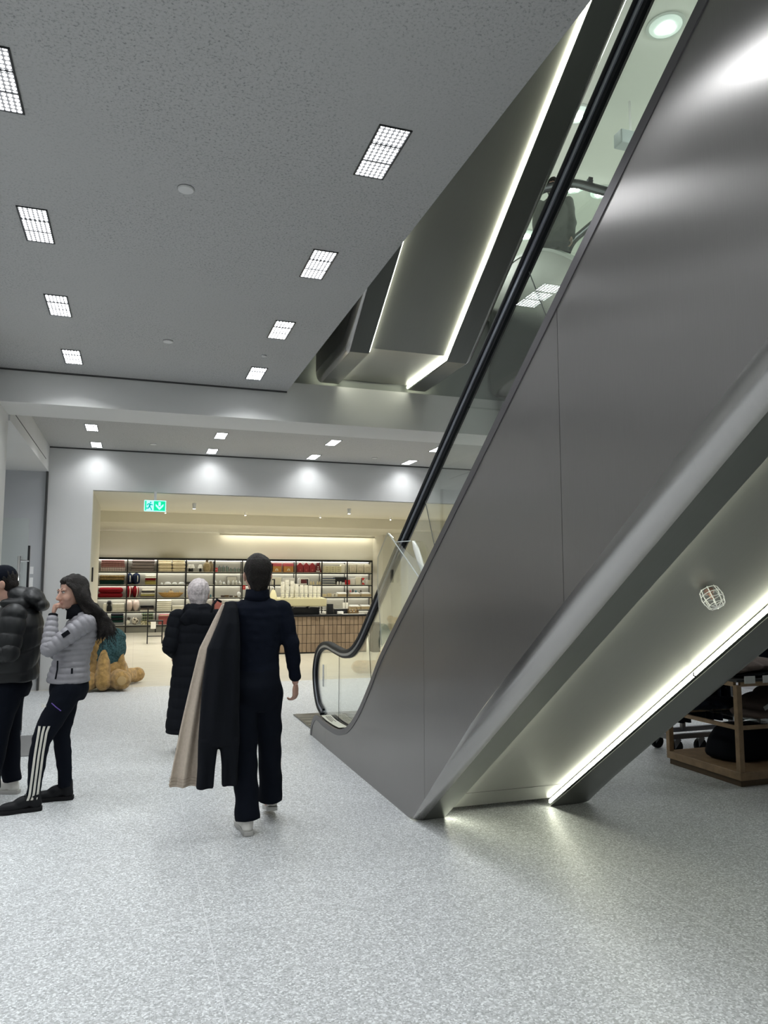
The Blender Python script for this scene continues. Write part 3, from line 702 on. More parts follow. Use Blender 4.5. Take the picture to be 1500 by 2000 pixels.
# ================================================================== THE SHOP: shelving, goods, counter
SX, SP, SY = -1.28, 1.003, 27.70
LV = [2.14, 1.68, 1.22, .735, .265]
sh = thing('shelving_unit', 'long black framed open shelving of ten lit bays along the shop back wall', 'shelves', (3.7, 27.9, 0))
mb = MB()
for i in range(11):
    x = SX + i * SP
    m_ = MB().box(x - .021, x + .021, SY, SY + .028, 0, 2.62).box(x - .014, x + .014, SY + .40, SY + .428, 0, 2.62)
    for z in (2.60, .24): m_.box(x - .012, x + .012, SY, SY + .43, z - .012, z + .012)
    m_.build('upright', M_dark, sh, world=True)
MB().box(SX, SX + 10 * SP, SY, SY + .025, 2.60, 2.625).box(SX, SX + 10 * SP, SY + .40, SY + .425, 2.60, 2.625).build('top_rail', M_dark, sh, world=True)
for k, z in enumerate(LV):
    MB().box(SX, SX + 10 * SP, SY + .004, SY + .42, z - .016, z).build('shelf', mat('shelf_board', (.66, .66, .62), .4), sh, world=True)
    MB().box(SX, SX + 10 * SP, SY - .002, SY + .006, z - .058, z - .016).build('shelf_rail', M_dark, sh, world=True)
M_led = emit('shelf_led', (1, .985, .90), 7)
for z in [2.60] + LV[:4]:
    MB().box(SX + .03, SX + 10 * SP - .03, SY + .02, SY + .055, z - .052, z - .040).build('led_strip', M_led, sh, world=True)  # front strip added out of sight behind the rail to brighten the goods
    MB().box(SX + .03, SX + 10 * SP - .03, SY + .36, SY + .395, z - .050, z - .036).build('led_strip', M_led, sh, world=True)
MB().box(SX, SX + 10 * SP, SY - .002, SY + .006, 2.545, 2.60).build('shelf_rail', M_dark, sh, world=True)
MB().box(SX, SX + 10 * SP, SY + .415, SY + .43, .24, 2.6).build('back_panel', mat('shelf_back', (.36, .35, .31), .7), sh, world=True)
MB().box(SX, SX + 10 * SP, SY + .03, SY + .06, .0, .215).build('kick_board', mat('shelf_kick', (.22, .22, .20), .6), sh, world=True)

def pattern(name, c1, c2, kind, s, rough=.9):
    if name in MATS: return MATS[name]
    m, nt, N, L, b = nmat(name); tc = N.new('ShaderNodeTexCoord'); b.inputs['Roughness'].default_value = rough
    def wave(axis, sc):
        w_ = N.new('ShaderNodeTexWave'); w_.wave_type = 'BANDS'; w_.bands_direction = axis; w_.inputs['Scale'].default_value = sc; w_.inputs['Distortion'].default_value = .3
        L.new(tc.outputs['Object'], w_.inputs['Vector']); r = N.new('ShaderNodeMath'); r.operation = 'GREATER_THAN'; r.inputs[1].default_value = .5; L.new(w_.outputs['Fac'], r.inputs[0]); return r
    if kind == 'stripe': f = wave('X', s)
    elif kind == 'hstripe': f = wave('Z', s)
    elif kind == 'check':
        a, c = wave('X', s), wave('Z', s * .8); f = N.new('ShaderNodeMath'); f.operation = 'ADD'; L.new(a.outputs[0], f.inputs[0]); L.new(c.outputs[0], f.inputs[1])
        g = N.new('ShaderNodeMath'); g.operation = 'MULTIPLY'; g.inputs[1].default_value = .5; L.new(f.outputs[0], g.inputs[0]); f = g
    else:
        v = N.new('ShaderNodeTexVoronoi'); v.inputs['Scale'].default_value = s; L.new(tc.outputs['Object'], v.inputs['Vector']); f = N.new('ShaderNodeMath'); f.operation = 'GREATER_THAN'; f.inputs[1].default_value = .45; L.new(v.outputs['Distance'], f.inputs[0])
    mx = N.new('ShaderNodeMix'); mx.data_type = 'RGBA'; mx.inputs['A'].default_value = (*c1, 1); mx.inputs['B'].default_value = (*c2, 1); L.new(f.outputs[0], mx.inputs['Factor'])
    L.new(mx.outputs['Result'], b.inputs['Base Color']); MATS[name] = m; return m
def cloth(name, c): return mat('cloth_' + name, c, .9, spec=.15, noise=(30, .12))
def fold(name, x0, x1, z, h, m, label, cat, dy=0.0, depth=.34, group=None, layers=2, yb=None):
    """a folded textile: rounded slabs whose folded edges face the room"""
    y = (SY + .04 if yb is None else yb) + dy
    r = thing(name, label, cat, ((x0 + x1) / 2, y, z), 0, group); w_ = (x1 - x0) / 2
    hl = h / layers
    mb = MB()
    for k in range(layers):
        j = random.uniform(-.008, .008)
        mb.rbox(-w_ + j, w_ + j, random.uniform(0, .012), depth, k * hl + .0005, (k + 1) * hl - .0005, hl * .46, 3)
    o = mb.build('folded_cloth', m, r, smooth=True, sharp=60)
    return r
def bay(i, a): return SX + (i + a) * SP
C = dict(cream=(.80, .70, .50), white=(.85, .83, .74), red=(.20, .008, .014), green=(.008, .035, .03), tan=(.22, .15, .06), grey=(.20, .17, .16), navy=(.015, .022, .05), black=(.012, .012, .016), yellow=(.42, .37, .12), dgrey=(.06, .055, .06))
K = {k: cloth(k, v) for k, v in C.items()}
ging = pattern('gingham', (.10, .012, .015), (.62, .35, .33), 'check', 7.0)
strp = pattern('mauve_stripe', (.42, .28, .36), (.8, .76, .66), 'stripe', 5.5)
wov = pattern('woven_grey', (.19, .155, .155), (.27, .23, .225), 'check', 16)
plaid = pattern('green_plaid', (.008, .03, .028), (.22, .24, .15), 'check', 4.5)
prnt = pattern('leaf_print', (.62, .58, .42), (.30, .28, .16), 'spot', 16)
# top row
fold('blanket', bay(0, .10), bay(0, .93), LV[0], .135, strp, 'white and mauve striped blanket at the bottom of the first top shelf stack', 'blanket')
fold('blanket', bay(0, .12), bay(0, .92), LV[0] + .136, .135, ging, 'red gingham blanket lying on the striped one', 'blanket')
fold('blanket', bay(0, .14), bay(0, .90), LV[0] + .272, .13, ging, 'topmost red gingham blanket of the stack', 'blanket')
fold('blanket', bay(1, .10), bay(1, .90), LV[0], .21, wov, 'lower grey woven blanket on the top shelf', 'blanket')
fold('blanket', bay(1, .14), bay(1, .92), LV[0] + .211, .205, wov, 'upper grey woven blanket on the top shelf', 'blanket')
for c_, nm in ((0, 'next to the grey blankets'), (1, 'next to the small lamps')):
    for k in range(4):
        fold('blanket', bay(2, .03 + c_ * .49), bay(2, .50 + c_ * .47), LV[0] + k * .118, .116, K['cream'], 'cream blanket, %s of its stack, %s' % (('lowest', 'second', 'third', 'topmost')[k], nm), 'blanket', layers=1, group='cream blankets on the top shelf')
# middle rows, textile bays
fold('blanket', bay(0, .09), bay(0, .90), LV[1], .15, K['green'], 'dark green blanket under a fuzzy tan one', 'blanket')
fold('blanket', bay(0, .08), bay(0, .92), LV[1] + .151, .17, mat('fuzzy_tan', C['tan'], 1, noise=(25, .5), bump=(60, .9)), 'fuzzy tan fleece blanket lying on a dark green blanket', 'blanket')
fold('blanket', bay(0, .06), bay(0, .88), LV[2], .165, K['red'], 'lower dark red blanket of two', 'blanket', layers=1)
fold('blanket', bay(0, .07), bay(0, .88), LV[2] + .166, .19, K['red'], 'upper dark red blanket of two', 'blanket', layers=1)
for k in range(5): fold('towel', bay(0, .54), bay(0, .94), LV[3] + k * .056, .054, K['white'], 'white folded towel by the black jar, %s from the shelf' % ordn[k], 'towel', layers=1, group='white towels by the black jar')
for k in range(4): fold('sweater', bay(0, .50), bay(0, .92), LV[4] + .10 + k * .075, .073, K['black' if k % 2 else 'green'], 'dark folded sweater on the grey box, %s up' % ordn[k], 'clothing', layers=1)
def cushion(x, z, m, label, r=.17, t=.075, rot=0, piping=None, sq=False, dy=.1):
    o = thing('cushion', label, 'cushion', (x, SY + .02 + dy, z + r), rot)
    if sq:
        mb = MB(); mb.rings([[((t * s_) , r * .95 * c_ * math.copysign(abs(math.cos(a)) ** .5, math.cos(a)), r * c_ * math.copysign(abs(math.sin(a)) ** .5, math.sin(a))) for a in np.linspace(0, 2 * PI, 25)[:-1]] for s_, c_ in ((-1, .35), (-.85, .7), (-.4, .93), (0, 1), (.4, .93), (.85, .7), (1, .35))])
        mb.build('pad', m, o, smooth=True)
    else:
        MB().ell((0, 0, 0), (t, r, r), seg=20, rg=12).build('pad', m, o, smooth=True)
    if piping:
        MB().tube([(0, (r + .004) * math.cos(a), (r + .004) * math.sin(a)) for a in np.linspace(0, 2 * PI, 33)], .013, 6).build('piping', piping, o)
    return o
cushion(bay(1, .07), LV[1], K['navy'], 'navy cushion with cream piping beside the tan blanket', .205, .09, .15, K['white'], True, .22)
cushion(bay(1, .30), LV[1], K['navy'], 'navy cushion with cream piping and a small embroidered motif', .205, .12, .25, K['white'], True, .22)
cushion(bay(1, .07), LV[2] + .0, K['red'], 'dark red round cushion with pale piping, leaning on the upright', .215, .10, .2, K['white'], False, .22)
cushion(bay(1, .29), LV[2] + .0, K['red'], 'dark red round cushion with pale piping beside the cloth stack', .215, .10, .3, K['white'], False, .22)
pk = pattern('pink_stripe', (.62, .45, .42), (.75, .68, .62), 'hstripe', 6)
cushion(bay(1, .10), LV[3], pk, 'pink striped cushion standing on the fourth shelf beside the towels', .215, .11, .1, None, False, .22)
cushion(bay(1, .33), LV[3], pk, 'pink striped cushion standing beside the dark cloths', .215, .11, -.1, None, False, .22)
for k, (h, c_, lb) in enumerate([(.06, 'yellow', 'yellow folded cloth at the bottom below the tan one'), (.05, 'yellow', 'olive folded cloth under the tan cloth'), (.045, 'tan', 'tan folded cloth under the dark red one'), (.07, 'red', 'dark red folded cloth under the white towels'), (.05, 'white', 'white towel folded over the dark red cloth'), (.06, 'white', 'topmost white towel with a dark stripe')]):
    fold('towel', bay(1, .60), bay(1, .97), LV[1] + sum([.06, .05, .045, .07, .05, .06][:k]), h - .002, K[c_], lb, 'towel', layers=1)
for k, (c_, lb) in enumerate([('grey', 'speckled grey cloth at the bottom of the stack by the red cushion'), ('yellow', 'pale yellow cloth in the stack by the red cushion'), ('white', 'cream cloth in the stack by the red cushion'), ('dgrey', 'thin dark cloth in the stack by the red cushion'), ('white', 'white cloth on top of the stack by the red cushion')]):
    fold('towel', bay(1, .46 + k * .012), bay(1, .95), LV[2] + k * .058, .055, K[c_], lb, 'towel', layers=1)
for k, (c_, lb) in enumerate([('white', 'white cloth under the grey ones by the pink cushion'), ('grey', 'grey cloth by the pink cushion'), ('dgrey', 'charcoal cloth by the pink cushion'), ('black', 'black cloth on top by the pink cushion')]):
    fold('towel', bay(1, .47), bay(1, .93), LV[3] + k * .05, .048, K[c_], lb, 'towel', layers=1)
for k in range(3): fold('scarf', bay(1, .53), bay(1, .93), LV[4] + .14 + k * .095, .092, plaid, 'green plaid scarf, %s of three on the printed box' % ('lowest', 'middle', 'top')[k], 'scarf', layers=1)
for k in range(6): fold('towel', bay(2, .02), bay(2, .52), LV[3] + k * .066, .064, K['white'], 'thick white towel, %s in the tall stack behind the silver haired person' % ordn[k], 'towel', layers=1, group='tall stack of white towels')
for k in range(3): fold('towel', bay(2, .54), bay(2, .96), LV[3] + k * .066, .064, K['white'], 'white towel in the low stack behind the hood, %s up' % ordn[k], 'towel', layers=1)
def carton(x0, x1, z, h, m, label, name='gift_box', d=.28, lid=None, lidh=.3, cat='box', y=None):
    r = thing(name, label, cat, ((x0 + x1) / 2, (SY + .06) if y is None else y, z)); w_ = (x1 - x0) / 2
    MB().rbox(-w_, w_, 0, d, 0, h * (1 - (lidh if lid else 0)), .006, 1).build('body', m, r)
    if lid: MB().rbox(-w_ - .006, w_ + .006, -.006, d + .006, h * (1 - lidh), h, .006, 1).build('lid', lid, r)
    return r
P_ = lambda n, c, r=.5: mat('paint_' + n, c, r)
carton(bay(0, .55), bay(0, .92), LV[4], .095, P_('bgrey', (.2, .22, .25)), 'blue grey box under the dark sweaters', 'storage_box')
carton(bay(1, .50), bay(1, .93), LV[4], .135, prnt, 'printed cream box under the green plaid scarves', 'storage_box')
carton(bay(2, .10), bay(2, .55), LV[4], .30, P_('rose', (.35, .08, .08)), 'dusty red box on the lowest shelf', 'storage_box', lid=P_('rose2', (.24, .05, .05)))
carton(bay(2, .12), bay(2, .50), LV[4] + .305, .05, K['cream'], 'thin cream box with a magenta lid on the dusty red box', 'storage_box', lid=P_('mag', (.4, .02, .08)))
carton(bay(4, .0), bay(4, .28), LV[3], .36, P_('rosep', (.42, .14, .14)), 'pinkish red box seen beside the silver haired person', 'gift_box')
carton(bay(4, .45), bay(4, .65), LV[3], .30, P_('white', (.75, .75, .72)), 'white carton with dark straps near the hanging coat', 'gift_box')
# jars, balls
def lathe_thing(name, x, z, prof, m, label, cat, seg=18, dy=.12, group=None, part='body', y=None):
    r = thing(name, label, cat, (x, (SY + dy) if y is None else y, z), 0, group); MB().lathe(prof, seg=seg).build(part, m, r, smooth=True, sharp=50); return r
j = lathe_thing('jar', bay(0, .44), LV[3], [(.001, 0), (.07, .0), (.085, .08), (.07, .2), (.05, .24), (.075, .27), (.08, .33), (.05, .38), (.001, .39)], M_dark, 'black ribbed jar among white towels on the fourth shelf', 'jar')
lathe_thing('candle', bay(0, .30), LV[3], [(.001, 0), (.06, 0), (.06, .28), (.001, .3)], K['white'], 'plain white candle half behind long dark hair', 'candle')
r = lathe_thing('ornament_ball', bay(1, .07), LV[4], [(.001, 0), (.05, .02), (.08, .08), (.06, .14), (.001, .17)], K['white'], 'faceted white ornament ball on the lowest shelf', 'ornament', seg=8)
r = lathe_thing('ornament_ball', bay(1, .31), LV[4], [(.001, 0), (.08, .03), (.12, .13), (.10, .22), (.05, .27), (.001, .28)], pattern('shell', (.07, .055, .045), (.6, .56, .48), 'spot', 14), 'brown and white patterned ball on the lowest shelf', 'ornament')
r = lathe_thing('ornament_ball', bay(1, .10), LV[4] + .17, [(.001, 0), (.04, .01), (.06, .06), (.04, .1), (.001, .12)], P_('dbrown', (.05, .04, .03)), 'small dark ball resting above the white ball', 'ornament')
# bowls, basket
M_por = mat('porcelain', (.8, .82, .84), .25)
for i, (a, r_, h) in enumerate([(.17, .05, .07), (.38, .13, .095), (.62, .10, .08), (.86, .13, .09)]):
    r = lathe_thing('bowl', bay(2, a), LV[1], [(.001, h), (r_ * .35, h), (r_ * .7, h * .8), (r_, h * .1), (r_, 0), (r_ * .93, 0), (r_ * .6, h * .6)], M_por, ('small white cup turned over on the second shelf', 'large white bowl turned over beside the small cup', 'mid sized white bowl between two large ones', 'large white bowl turned over beside the upright')[i], 'bowl', dy=.18)
M_wick = mat('wicker', (.48, .29, .10), .8, noise=(60, .4), bump=(120, .8))
bk = thing('basket', 'wide golden wicker basket on the third shelf', 'basket', (bay(2, .50), SY + .2, LV[2]))
mb = MB(); mb.rings([[(a_ * math.cos(t), b_ * math.sin(t), z) for t in np.linspace(0, 2 * PI, 29)[:-1]] for a_, b_, z in ((.26, .12, 0), (.33, .15, .05), (.43, .17, .15), (.445, .175, .165), (.42, .165, .165), (.30, .13, .04))]); mb.build('body', M_wick, bk, smooth=True, sharp=50)
MB().tube([(.43 * math.cos(t), .17 * math.sin(t), .163) for t in np.linspace(0, 2 * PI, 29)], .012, 6).build('rim', M_wick, bk)
pm = thing('pumpkin', 'striped cream pumpkin with a brown stalk in the wicker basket', 'ornament', (bay(2, .50), SY + .2, LV[2] + .06))
MB().rings([[(r_ * (1 + .08 * math.cos(8 * t)) * math.cos(t), r_ * (1 + .08 * math.cos(8 * t)) * math.sin(t), z) for t in np.linspace(0, 2 * PI, 49)[:-1]] for r_, z in ((.03, .01), (.08, .04), (.10, .10), (.08, .16), (.03, .185), (.01, .17))]).build('body', pattern('pump', (.6, .5, .3), (.3, .2, .1), 'stripe', 9), pm, smooth=True)
MB().lathe([(.02, .17), (.028, .2), (.01, .24), (.001, .245)], seg=8).build('stalk', P_('stalk', (.12, .06, .04)), pm)
for i, (dx, h) in enumerate(((-.2, .14), (.22, .13), (.3, .17))): lathe_thing('gourd', bay(2, .50) + dx, LV[2] + .07, [(.001, 0), (.04, .02), (.05, .06), (.02, .1), (.008, h)], P_('gourd', (.5, .38, .16)), ('small gourd at the near end of the basket', 'small gourd beside the pumpkin', 'long necked gourd at the end of the basket')[i], 'ornament', dy=.2)
# lamps and vase on the top shelf
for i, a in enumerate((.13, .21, .50)):
    l_ = thing('table_lamp', ('small lamp with a white shade, partly behind its twin', 'small lamp with a white shade and black base on the top shelf', 'small lamp with a white shade beside the wicker vase')[i], 'lamp', (bay(3, a), SY + .12 + (.1 if i == 0 else 0), LV[0]))
    MB().lathe([(.001, 0), (.04, 0), (.045, .07), (.03, .12), (.012, .13), (.012, .15)], seg=14).build('base', M_dark, l_, smooth=True, sharp=50)
    MB().lathe([(.055, .27), (.10, .13), (.098, .128), (.053, .268)], seg=18).build('lamp_shade', mat('shade_white', (.85, .85, .82), .7), l_, smooth=True, sharp=50)
v = lathe_thing('vase', bay(3, .73), LV[0], [(.001, 0), (.10, 0), (.13, .10), (.14, .2), (.12, .29), (.07, .33), (.055, .345), (.001, .345)], mat('woven_vase', (.34, .27, .15), .8, noise=(50, .4), bump=(90, .8)), 'tall woven tan vase with a dark neck', 'vase')
MB().lathe([(.045, .345), (.045, .41), (.06, .43), (.04, .43)], seg=16).build('neck', P_('vneck', (.10, .07, .04)), v, smooth=True)
v = lathe_thing('vase', bay(3, .88), LV[0], [(.001, 0), (.07, 0), (.10, .15), (.09, .28), (.04, .34), (.05, .40), (.001, .4)], mat('woven_vase2', (.24, .18, .10), .8, bump=(90, .8)), 'darker woven vase standing behind the tall tan one', 'vase', dy=.28)
carton(bay(3, .0), bay(3, .22), LV[1], .10, P_('dkgrey', (.04, .04, .045)), 'flat dark box beside the bowls', 'storage_box')
lathe_thing('candle', bay(3, .06), LV[2], [(.001, 0), (.06, 0), (.06, .26), (.001, .28)], K['white'], 'white pillar candle beside the silver haired head', 'candle')
# red price cards and lanterns
M_redc = P_('signred', (.62, .02, .03)); M_wh = P_('signwhite', (.8, .8, .78))
def segnum(mb, digits, x, z, s):
    G_ = {'2': [(0, 2, 1, 2), (1, 2, 1, 1), (1, 1, 0, 1), (0, 1, 0, 0), (0, 0, 1, 0)], '1': [(.5, 0, .5, 2)]}
    for d in digits:
        for a, b_, c_, e in G_[d]:
            x0, x1 = sorted((a, c_)); z0, z1 = sorted((b_, e)); t = .16
            mb.box(x + (x0 - t) * s, x + (x1 + t) * s, -.0035, -.001, z + (z0 - t) * s, z + (z1 + t) * s)
        x += 1.7 * s
def price_card(x, z, label, y=None, h=.14, w_=.10, z0=0):
    r = thing('price_card', label, 'card', (x, (SY + .03) if y is None else y, z))
    MB().box(-w_ / 2, w_ / 2, 0, .02, 0, h).build('card', M_redc, r); mb = MB(); segnum(mb, '21', -.03, h * .4, .022); mb.build('card_print', M_wh, r)
    return r
price_card(bay(4, .06), LV[0], 'red 21 price card standing before the glass lanterns', h=.15)
price_card(bay(5, .07), LV[2] + .28, 'red 21 card hanging beside the neck of the dark haired man', h=.15, y=SY - .02)
cd_ = bpy.data.objects.get('price_card.001')
M_lant = thin_glass('lantern_glass', (.75, .85, .82), 1.6)
for i, (a, h) in enumerate(((.19, .24), (.32, .24), (.46, .25), (.60, .16), (.74, .17), (.88, .17))):
    r = thing('lantern', 'glass lantern with dark metal edges, %s from the red price card' % ordn[i], 'lantern', (bay(4, a), SY + .12, LV[0]))
    MB().box(-.045, .045, -.045, .045, .01, h * .72).build('glass_body', M_lant, r)
    m_ = MB()
    for sx in (-1, 1):
        for sy in (-1, 1): m_.box(sx * .045 - .004, sx * .045 + .004, sy * .045 - .004, sy * .045 + .004, 0, h * .74)
    m_.box(-.05, .05, -.05, .05, 0, .01)
    m_.build('frame', M_dark, r); MB().lathe([(.062, h * .72), (.02, h * .92), (.012, h), (.001, h)], seg=4).build('roof', P_('lroof', (.12, .13, .13)), r)
# glass and silver figures, framed picture
for i, (a, h) in enumerate(((.05, .16), (.22, .16), (.35, .11), (.52, .17), (.68, .17), (.80, .18), (.92, .14))):
    lathe_thing('figurine', bay(4, a), LV[1], [(.001, 0), (.04, 0), (.055, h * .3), (.035, h * .6), (.02, h * .8), (.012, h), (.001, h)], mat('silvery', (.7, .72, .72), .2, metal=.5), 'small silvery figurine on the second shelf, %s from the upright' % ordn[i], 'ornament', seg=10, dy=.1)
pf = thing('picture_frame', 'thin black picture frame standing behind the silvery figurines', 'picture', (bay(4, .66), SY + .3, LV[1]))
m_ = MB().box(-.19, .19, 0, .012, .0, .012).box(-.19, .19, 0, .012, .288, .30).box(-.19, -.178, 0, .012, 0, .3).box(.178, .19, 0, .012, 0, .3); m_.build('frame', M_dark, pf); MB().box(-.178, .178, .006, .010, .012, .288).build('print', P_('print', (.45, .43, .36)), pf)
for i, (a, w_, h) in enumerate(((.32, .12, .07), (.46, .15, .08), (.62, .12, .06), (.80, .10, .05))): carton(bay(4, a) - w_ / 2, bay(4, a) + w_ / 2, LV[2], h, P_('darkitem%d' % (i % 2), ((.05, .035, .03), (.12, .08, .04))[i % 2]), 'small dark trinket box on the third shelf, %s along' % ordn[i], 'trinket_box', d=.15)
lathe_thing('snow_globe', bay(4, .90), LV[2] + .0, [(.001, 0), (.05, 0), (.05, .04), (.07, .08), (.075, .13), (.05, .18), (.001, .2)], M_por, 'round shiny globe close to the dark shoulder', 'ornament')
lathe_thing('bottle', bay(3, .88), LV[2], [(.001, 0), (.045, 0), (.045, .06), (.02, .1), (.001, .11)], P_('teal', (.05, .15, .18)), 'small teal bottle seen past the silver hair', 'bottle')
# bay 6 amber boxes
for i, a in enumerate((.04, .40, .74) if False else (-.20, .12, .57)):
    w_ = .19
    r = carton(bay(6, a) - .02, bay(6, a) + .34 + .0, LV[0], .34, P_('amber', (.50, .24, .06)), ('amber gift box with a pink lid, partly behind the dark haired head', 'amber gift box with a pink lid in the middle of three', 'amber gift box with a pink lid closest to the red boxes')[i], lid=P_('pinklid', (.52, .10, .12)), lidh=.33)
    MB().prism([(-.07, .06), (.07, .06), (.03, .14), (-.03, .14)], 1, -.0035, -.001).build('front_motif', P_('motif', (.75, .7, .5)), r); MB().lathe([(.001, 0), (.018, 0)], seg=8).box(-.014, .014, -.006, -.0036, .078, .106).build('motif_dot', M_dark, r)
for i in range(3):
    r = thing('gable_box', 'dark red gable topped box, %s of three in a row' % ordn[i], 'box', (bay(7, .17 + i * .235), SY + .06, LV[0]))
    MB().prism([(-.105, 0), (.105, 0), (.105, .27), (.02, .36), (-.02, .36), (-.105, .27)], 1, 0, .2).build('body', P_('dred', (.26, .015, .025)), r)
    MB().lathe([(.001, 0), (.001, .001)], seg=4).box(-.03, .03, -.004, -.001, .05, .12).build('front_motif', P_('dred2', (.42, .08, .08)), r)
r = thing('triangular_box', 'dark red triangular box with pale print beside the gable boxes', 'box', (bay(7, .86), SY + .06, LV[0]))
MB().prism([(-.15, 0), (.15, 0), (.035, .37), (-.035, .37)], 1, 0, .2).build('body', P_('dred3', (.12, .008, .015)), r)
MB().box(-.07, .07, -.004, -.001, .03, .07).box(-.03, .03, -.004, -.001, .12, .15).box(-.02, .02, -.004, -.001, .2, .23).build('front_print', M_wh, r)
for i in range(3):
    r = carton(bay(8, .10 + i * .23), bay(8, .32 + i * .23), LV[0], .25, P_('cr', (.70, .66, .46)), 'cream box printed with dark brackets, %s from the red triangle' % ordn[i])
    m_ = MB()
    for k in range(3): m_.box(-.05, .05, -.003, -.001, .05 + k * .07, .062 + k * .07)
    m_.build('front_print', P_('brk', (.15, .14, .10)), r)
carton(bay(8, .78), bay(8, .93), LV[0], .32, P_('cr2', (.78, .76, .66)), 'tall plain white box beside the bracket printed ones')
r = carton(bay(8, .95), bay(9, .07), LV[0], .33, P_('cr2', (.78, .76, .66)), 'tall white box printed with small brackets')
for i in range(3):
    r = carton(bay(9, .10 + i * .30), bay(9, .37 + i * .30), LV[0], .32 if i < 2 else .33, P_('cr4', (.72, .68, .56)), 'large cream drum box with a faint round print, %s from the end' % ordn[2 - i])
    MB().lathe([(.07, 0), (.09, 0)], seg=4).tube([(.08 * math.cos(a), -.003, .15 + .08 * math.sin(a)) for a in np.linspace(0, 2 * PI, 17)], .004, 4).build('front_print', P_('faint', (.55, .38, .30)), r)
# second row of the gift side
carton(bay(5, .70), bay(6, .02), LV[1], .25, P_('pinkw', (.55, .16, .18)), 'pink edged book box beside the ear of the dark haired man', d=.06)
carton(bay(6, .10), bay(6, .46), LV[1], .27, P_('cr2', (.78, .76, .66)), 'square off-white box with a pink edge', d=.10)
carton(bay(6, .52), bay(6, .95), LV[1], .25, P_('wht', (.8, .8, .8)), 'wide white box behind a black pump', d=.10)
r = thing('gift_case', 'white arched case with a dark red picture on its front', 'box', (bay(7, .32), SY + .06, LV[1]))
MB().prism([(-.2, 0), (.2, 0), (.2, .22), (.15, .26), (-.15, .26), (-.2, .22)], 1, 0, .2).build('body', P_('wht', (.8, .8, .8)), r); MB().box(-.12, .12, -.004, -.001, .05, .2).build('front_print', P_('pic', (.12, .02, .03)), r)
for i, a in enumerate((.60, .70, .86, .95)): lathe_thing('bottle', bay(7, a), LV[1], [(.001, 0), (.035, 0), (.04, .06), (.02, .10), (.012, .13), (.001, .135)], P_('crb', (.66, .56, .34)), 'tiny cream bottle on the second shelf, %s of four' % ordn[i], 'bottle', seg=10)
for k in range(6): carton(bay(8, .06), bay(8, .54), LV[1] + k * .042, .040, P_('st%d' % (k % 2), ((.6, .6, .58), (.03, .05, .09))[k % 2]), 'flat %s case in the striped stack, %s up' % (('white', 'navy')[k % 2], ordn[k]), 'flat_case', cat='case')
carton(bay(8, .54), bay(9, .0), LV[1] + .09, .20, M_dark, 'black wide box lying on the low white boxes', 'storage_box', y=SY + .12)
for i, a in enumerate((.63, .74)): lathe_thing('jar', bay(8, a), LV[1], [(.001, 0), (.035, 0), (.035, .10), (.025, .12), (.001, .125)], M_por, 'small white jar before the black box, %s of two' % ordn[i], 'jar', dy=.03)
carton(bay(8, .82), bay(9, .0), LV[1], .088, P_('wht', (.8, .8, .8)), 'low white box under the black box', y=SY + .10)
price_card(bay(9, .02), LV[1], 'tall red and white 21 card by the white boxes', h=.18, w_=.2)
for i, (a, w_, h, c_, lb) in enumerate(((.13, .2, .25, 'wht', 'white box beside the red and white card'), (.36, .26, .30, 'cr2', 'larger pale box beside the red cross box'), (.74, .12, .2, 'wht', 'white narrow box after the red cross box'), (.86, .18, .18, 'cr2', 'last small white box of the second shelf'))): carton(bay(9, a), bay(9, a) + w_, LV[1], h, MATS['paint_' + c_], lb, d=.12)
r = carton(bay(9, .56), bay(9, .72), LV[1], .26, P_('signred', (.62, .02, .03)), 'red box with a white cross shape on its front', d=.12); MB().prism([(-.08, 0), (0, .1), (.08, .02), (.08, .24), (0, .15), (-.08, .26), (-.02, .13)], 1, -.003, -.001).build('front_print', M_wh, r)
M_kraft = P_('kraft', (.50, .40, .25))
for i, (lv, a) in enumerate(((2, .64), (2, 1.14), (2, 1.58), (3, 1.14), (3, 1.58))):
    x = bay(8, a)
    r = thing('paper_tray', 'kraft tray filled with white cards, %s on the %s shelf' % (('first', 'second', 'third', 'first', 'second')[i], ('third', 'fourth')[lv - 2]), 'tray', (x + .2, SY + .05, LV[lv]))
    MB().rbox(-.2, .2, 0, .3, 0, .10, .004, 1).build('body', M_kraft, r)
    r2 = thing('card_stack', 'white cards standing in the kraft tray, %s tray of the %s shelf' % (('first', 'second', 'third', 'first', 'second')[i], ('third', 'fourth')[lv - 2]), 'card', (x + .2, SY + .06, LV[lv] + .1))
    MB().prism([(0, 0), (.28, 0), (.28, .07), (.02, .03)], 0, -.18, .18).build('cards', M_wh, r2)
for i, (a, h, c_) in enumerate(((.06, .10, 'crb'), (.25, .13, 'crb'), (.40, .11, 'cr2'), (.50, .12, 'cr2'))): carton(bay(8, a), bay(8, a) + .14, LV[2], h, MATS['paint_' + c_], 'small cream box on the third shelf by the upright, %s along' % ordn[i], d=.12)
for i, (a, c_, h) in enumerate(((1.08, 'dbrown', .12), (1.2, 'rosep', .10), (1.3, 'dkgrey', .14), (1.42, 'teal', .08), (1.62, 'dbrown', .1))): lathe_thing('bottle', bay(8, a), LV[2] + (.10 if .1 < 1 else 0), [(.001, 0), (.035, 0), (.04, h * .6), (.02, h * .9), (.001, h)], MATS['paint_' + c_], 'tiny coloured bottle above the kraft trays, %s along' % ordn[i], 'bottle', seg=8, dy=.26)
for o in [o for o in bpy.data.objects if o.name.startswith('bottle') and o.get('label', '').startswith('tiny coloured')]: o.location.z = LV[2] + .165

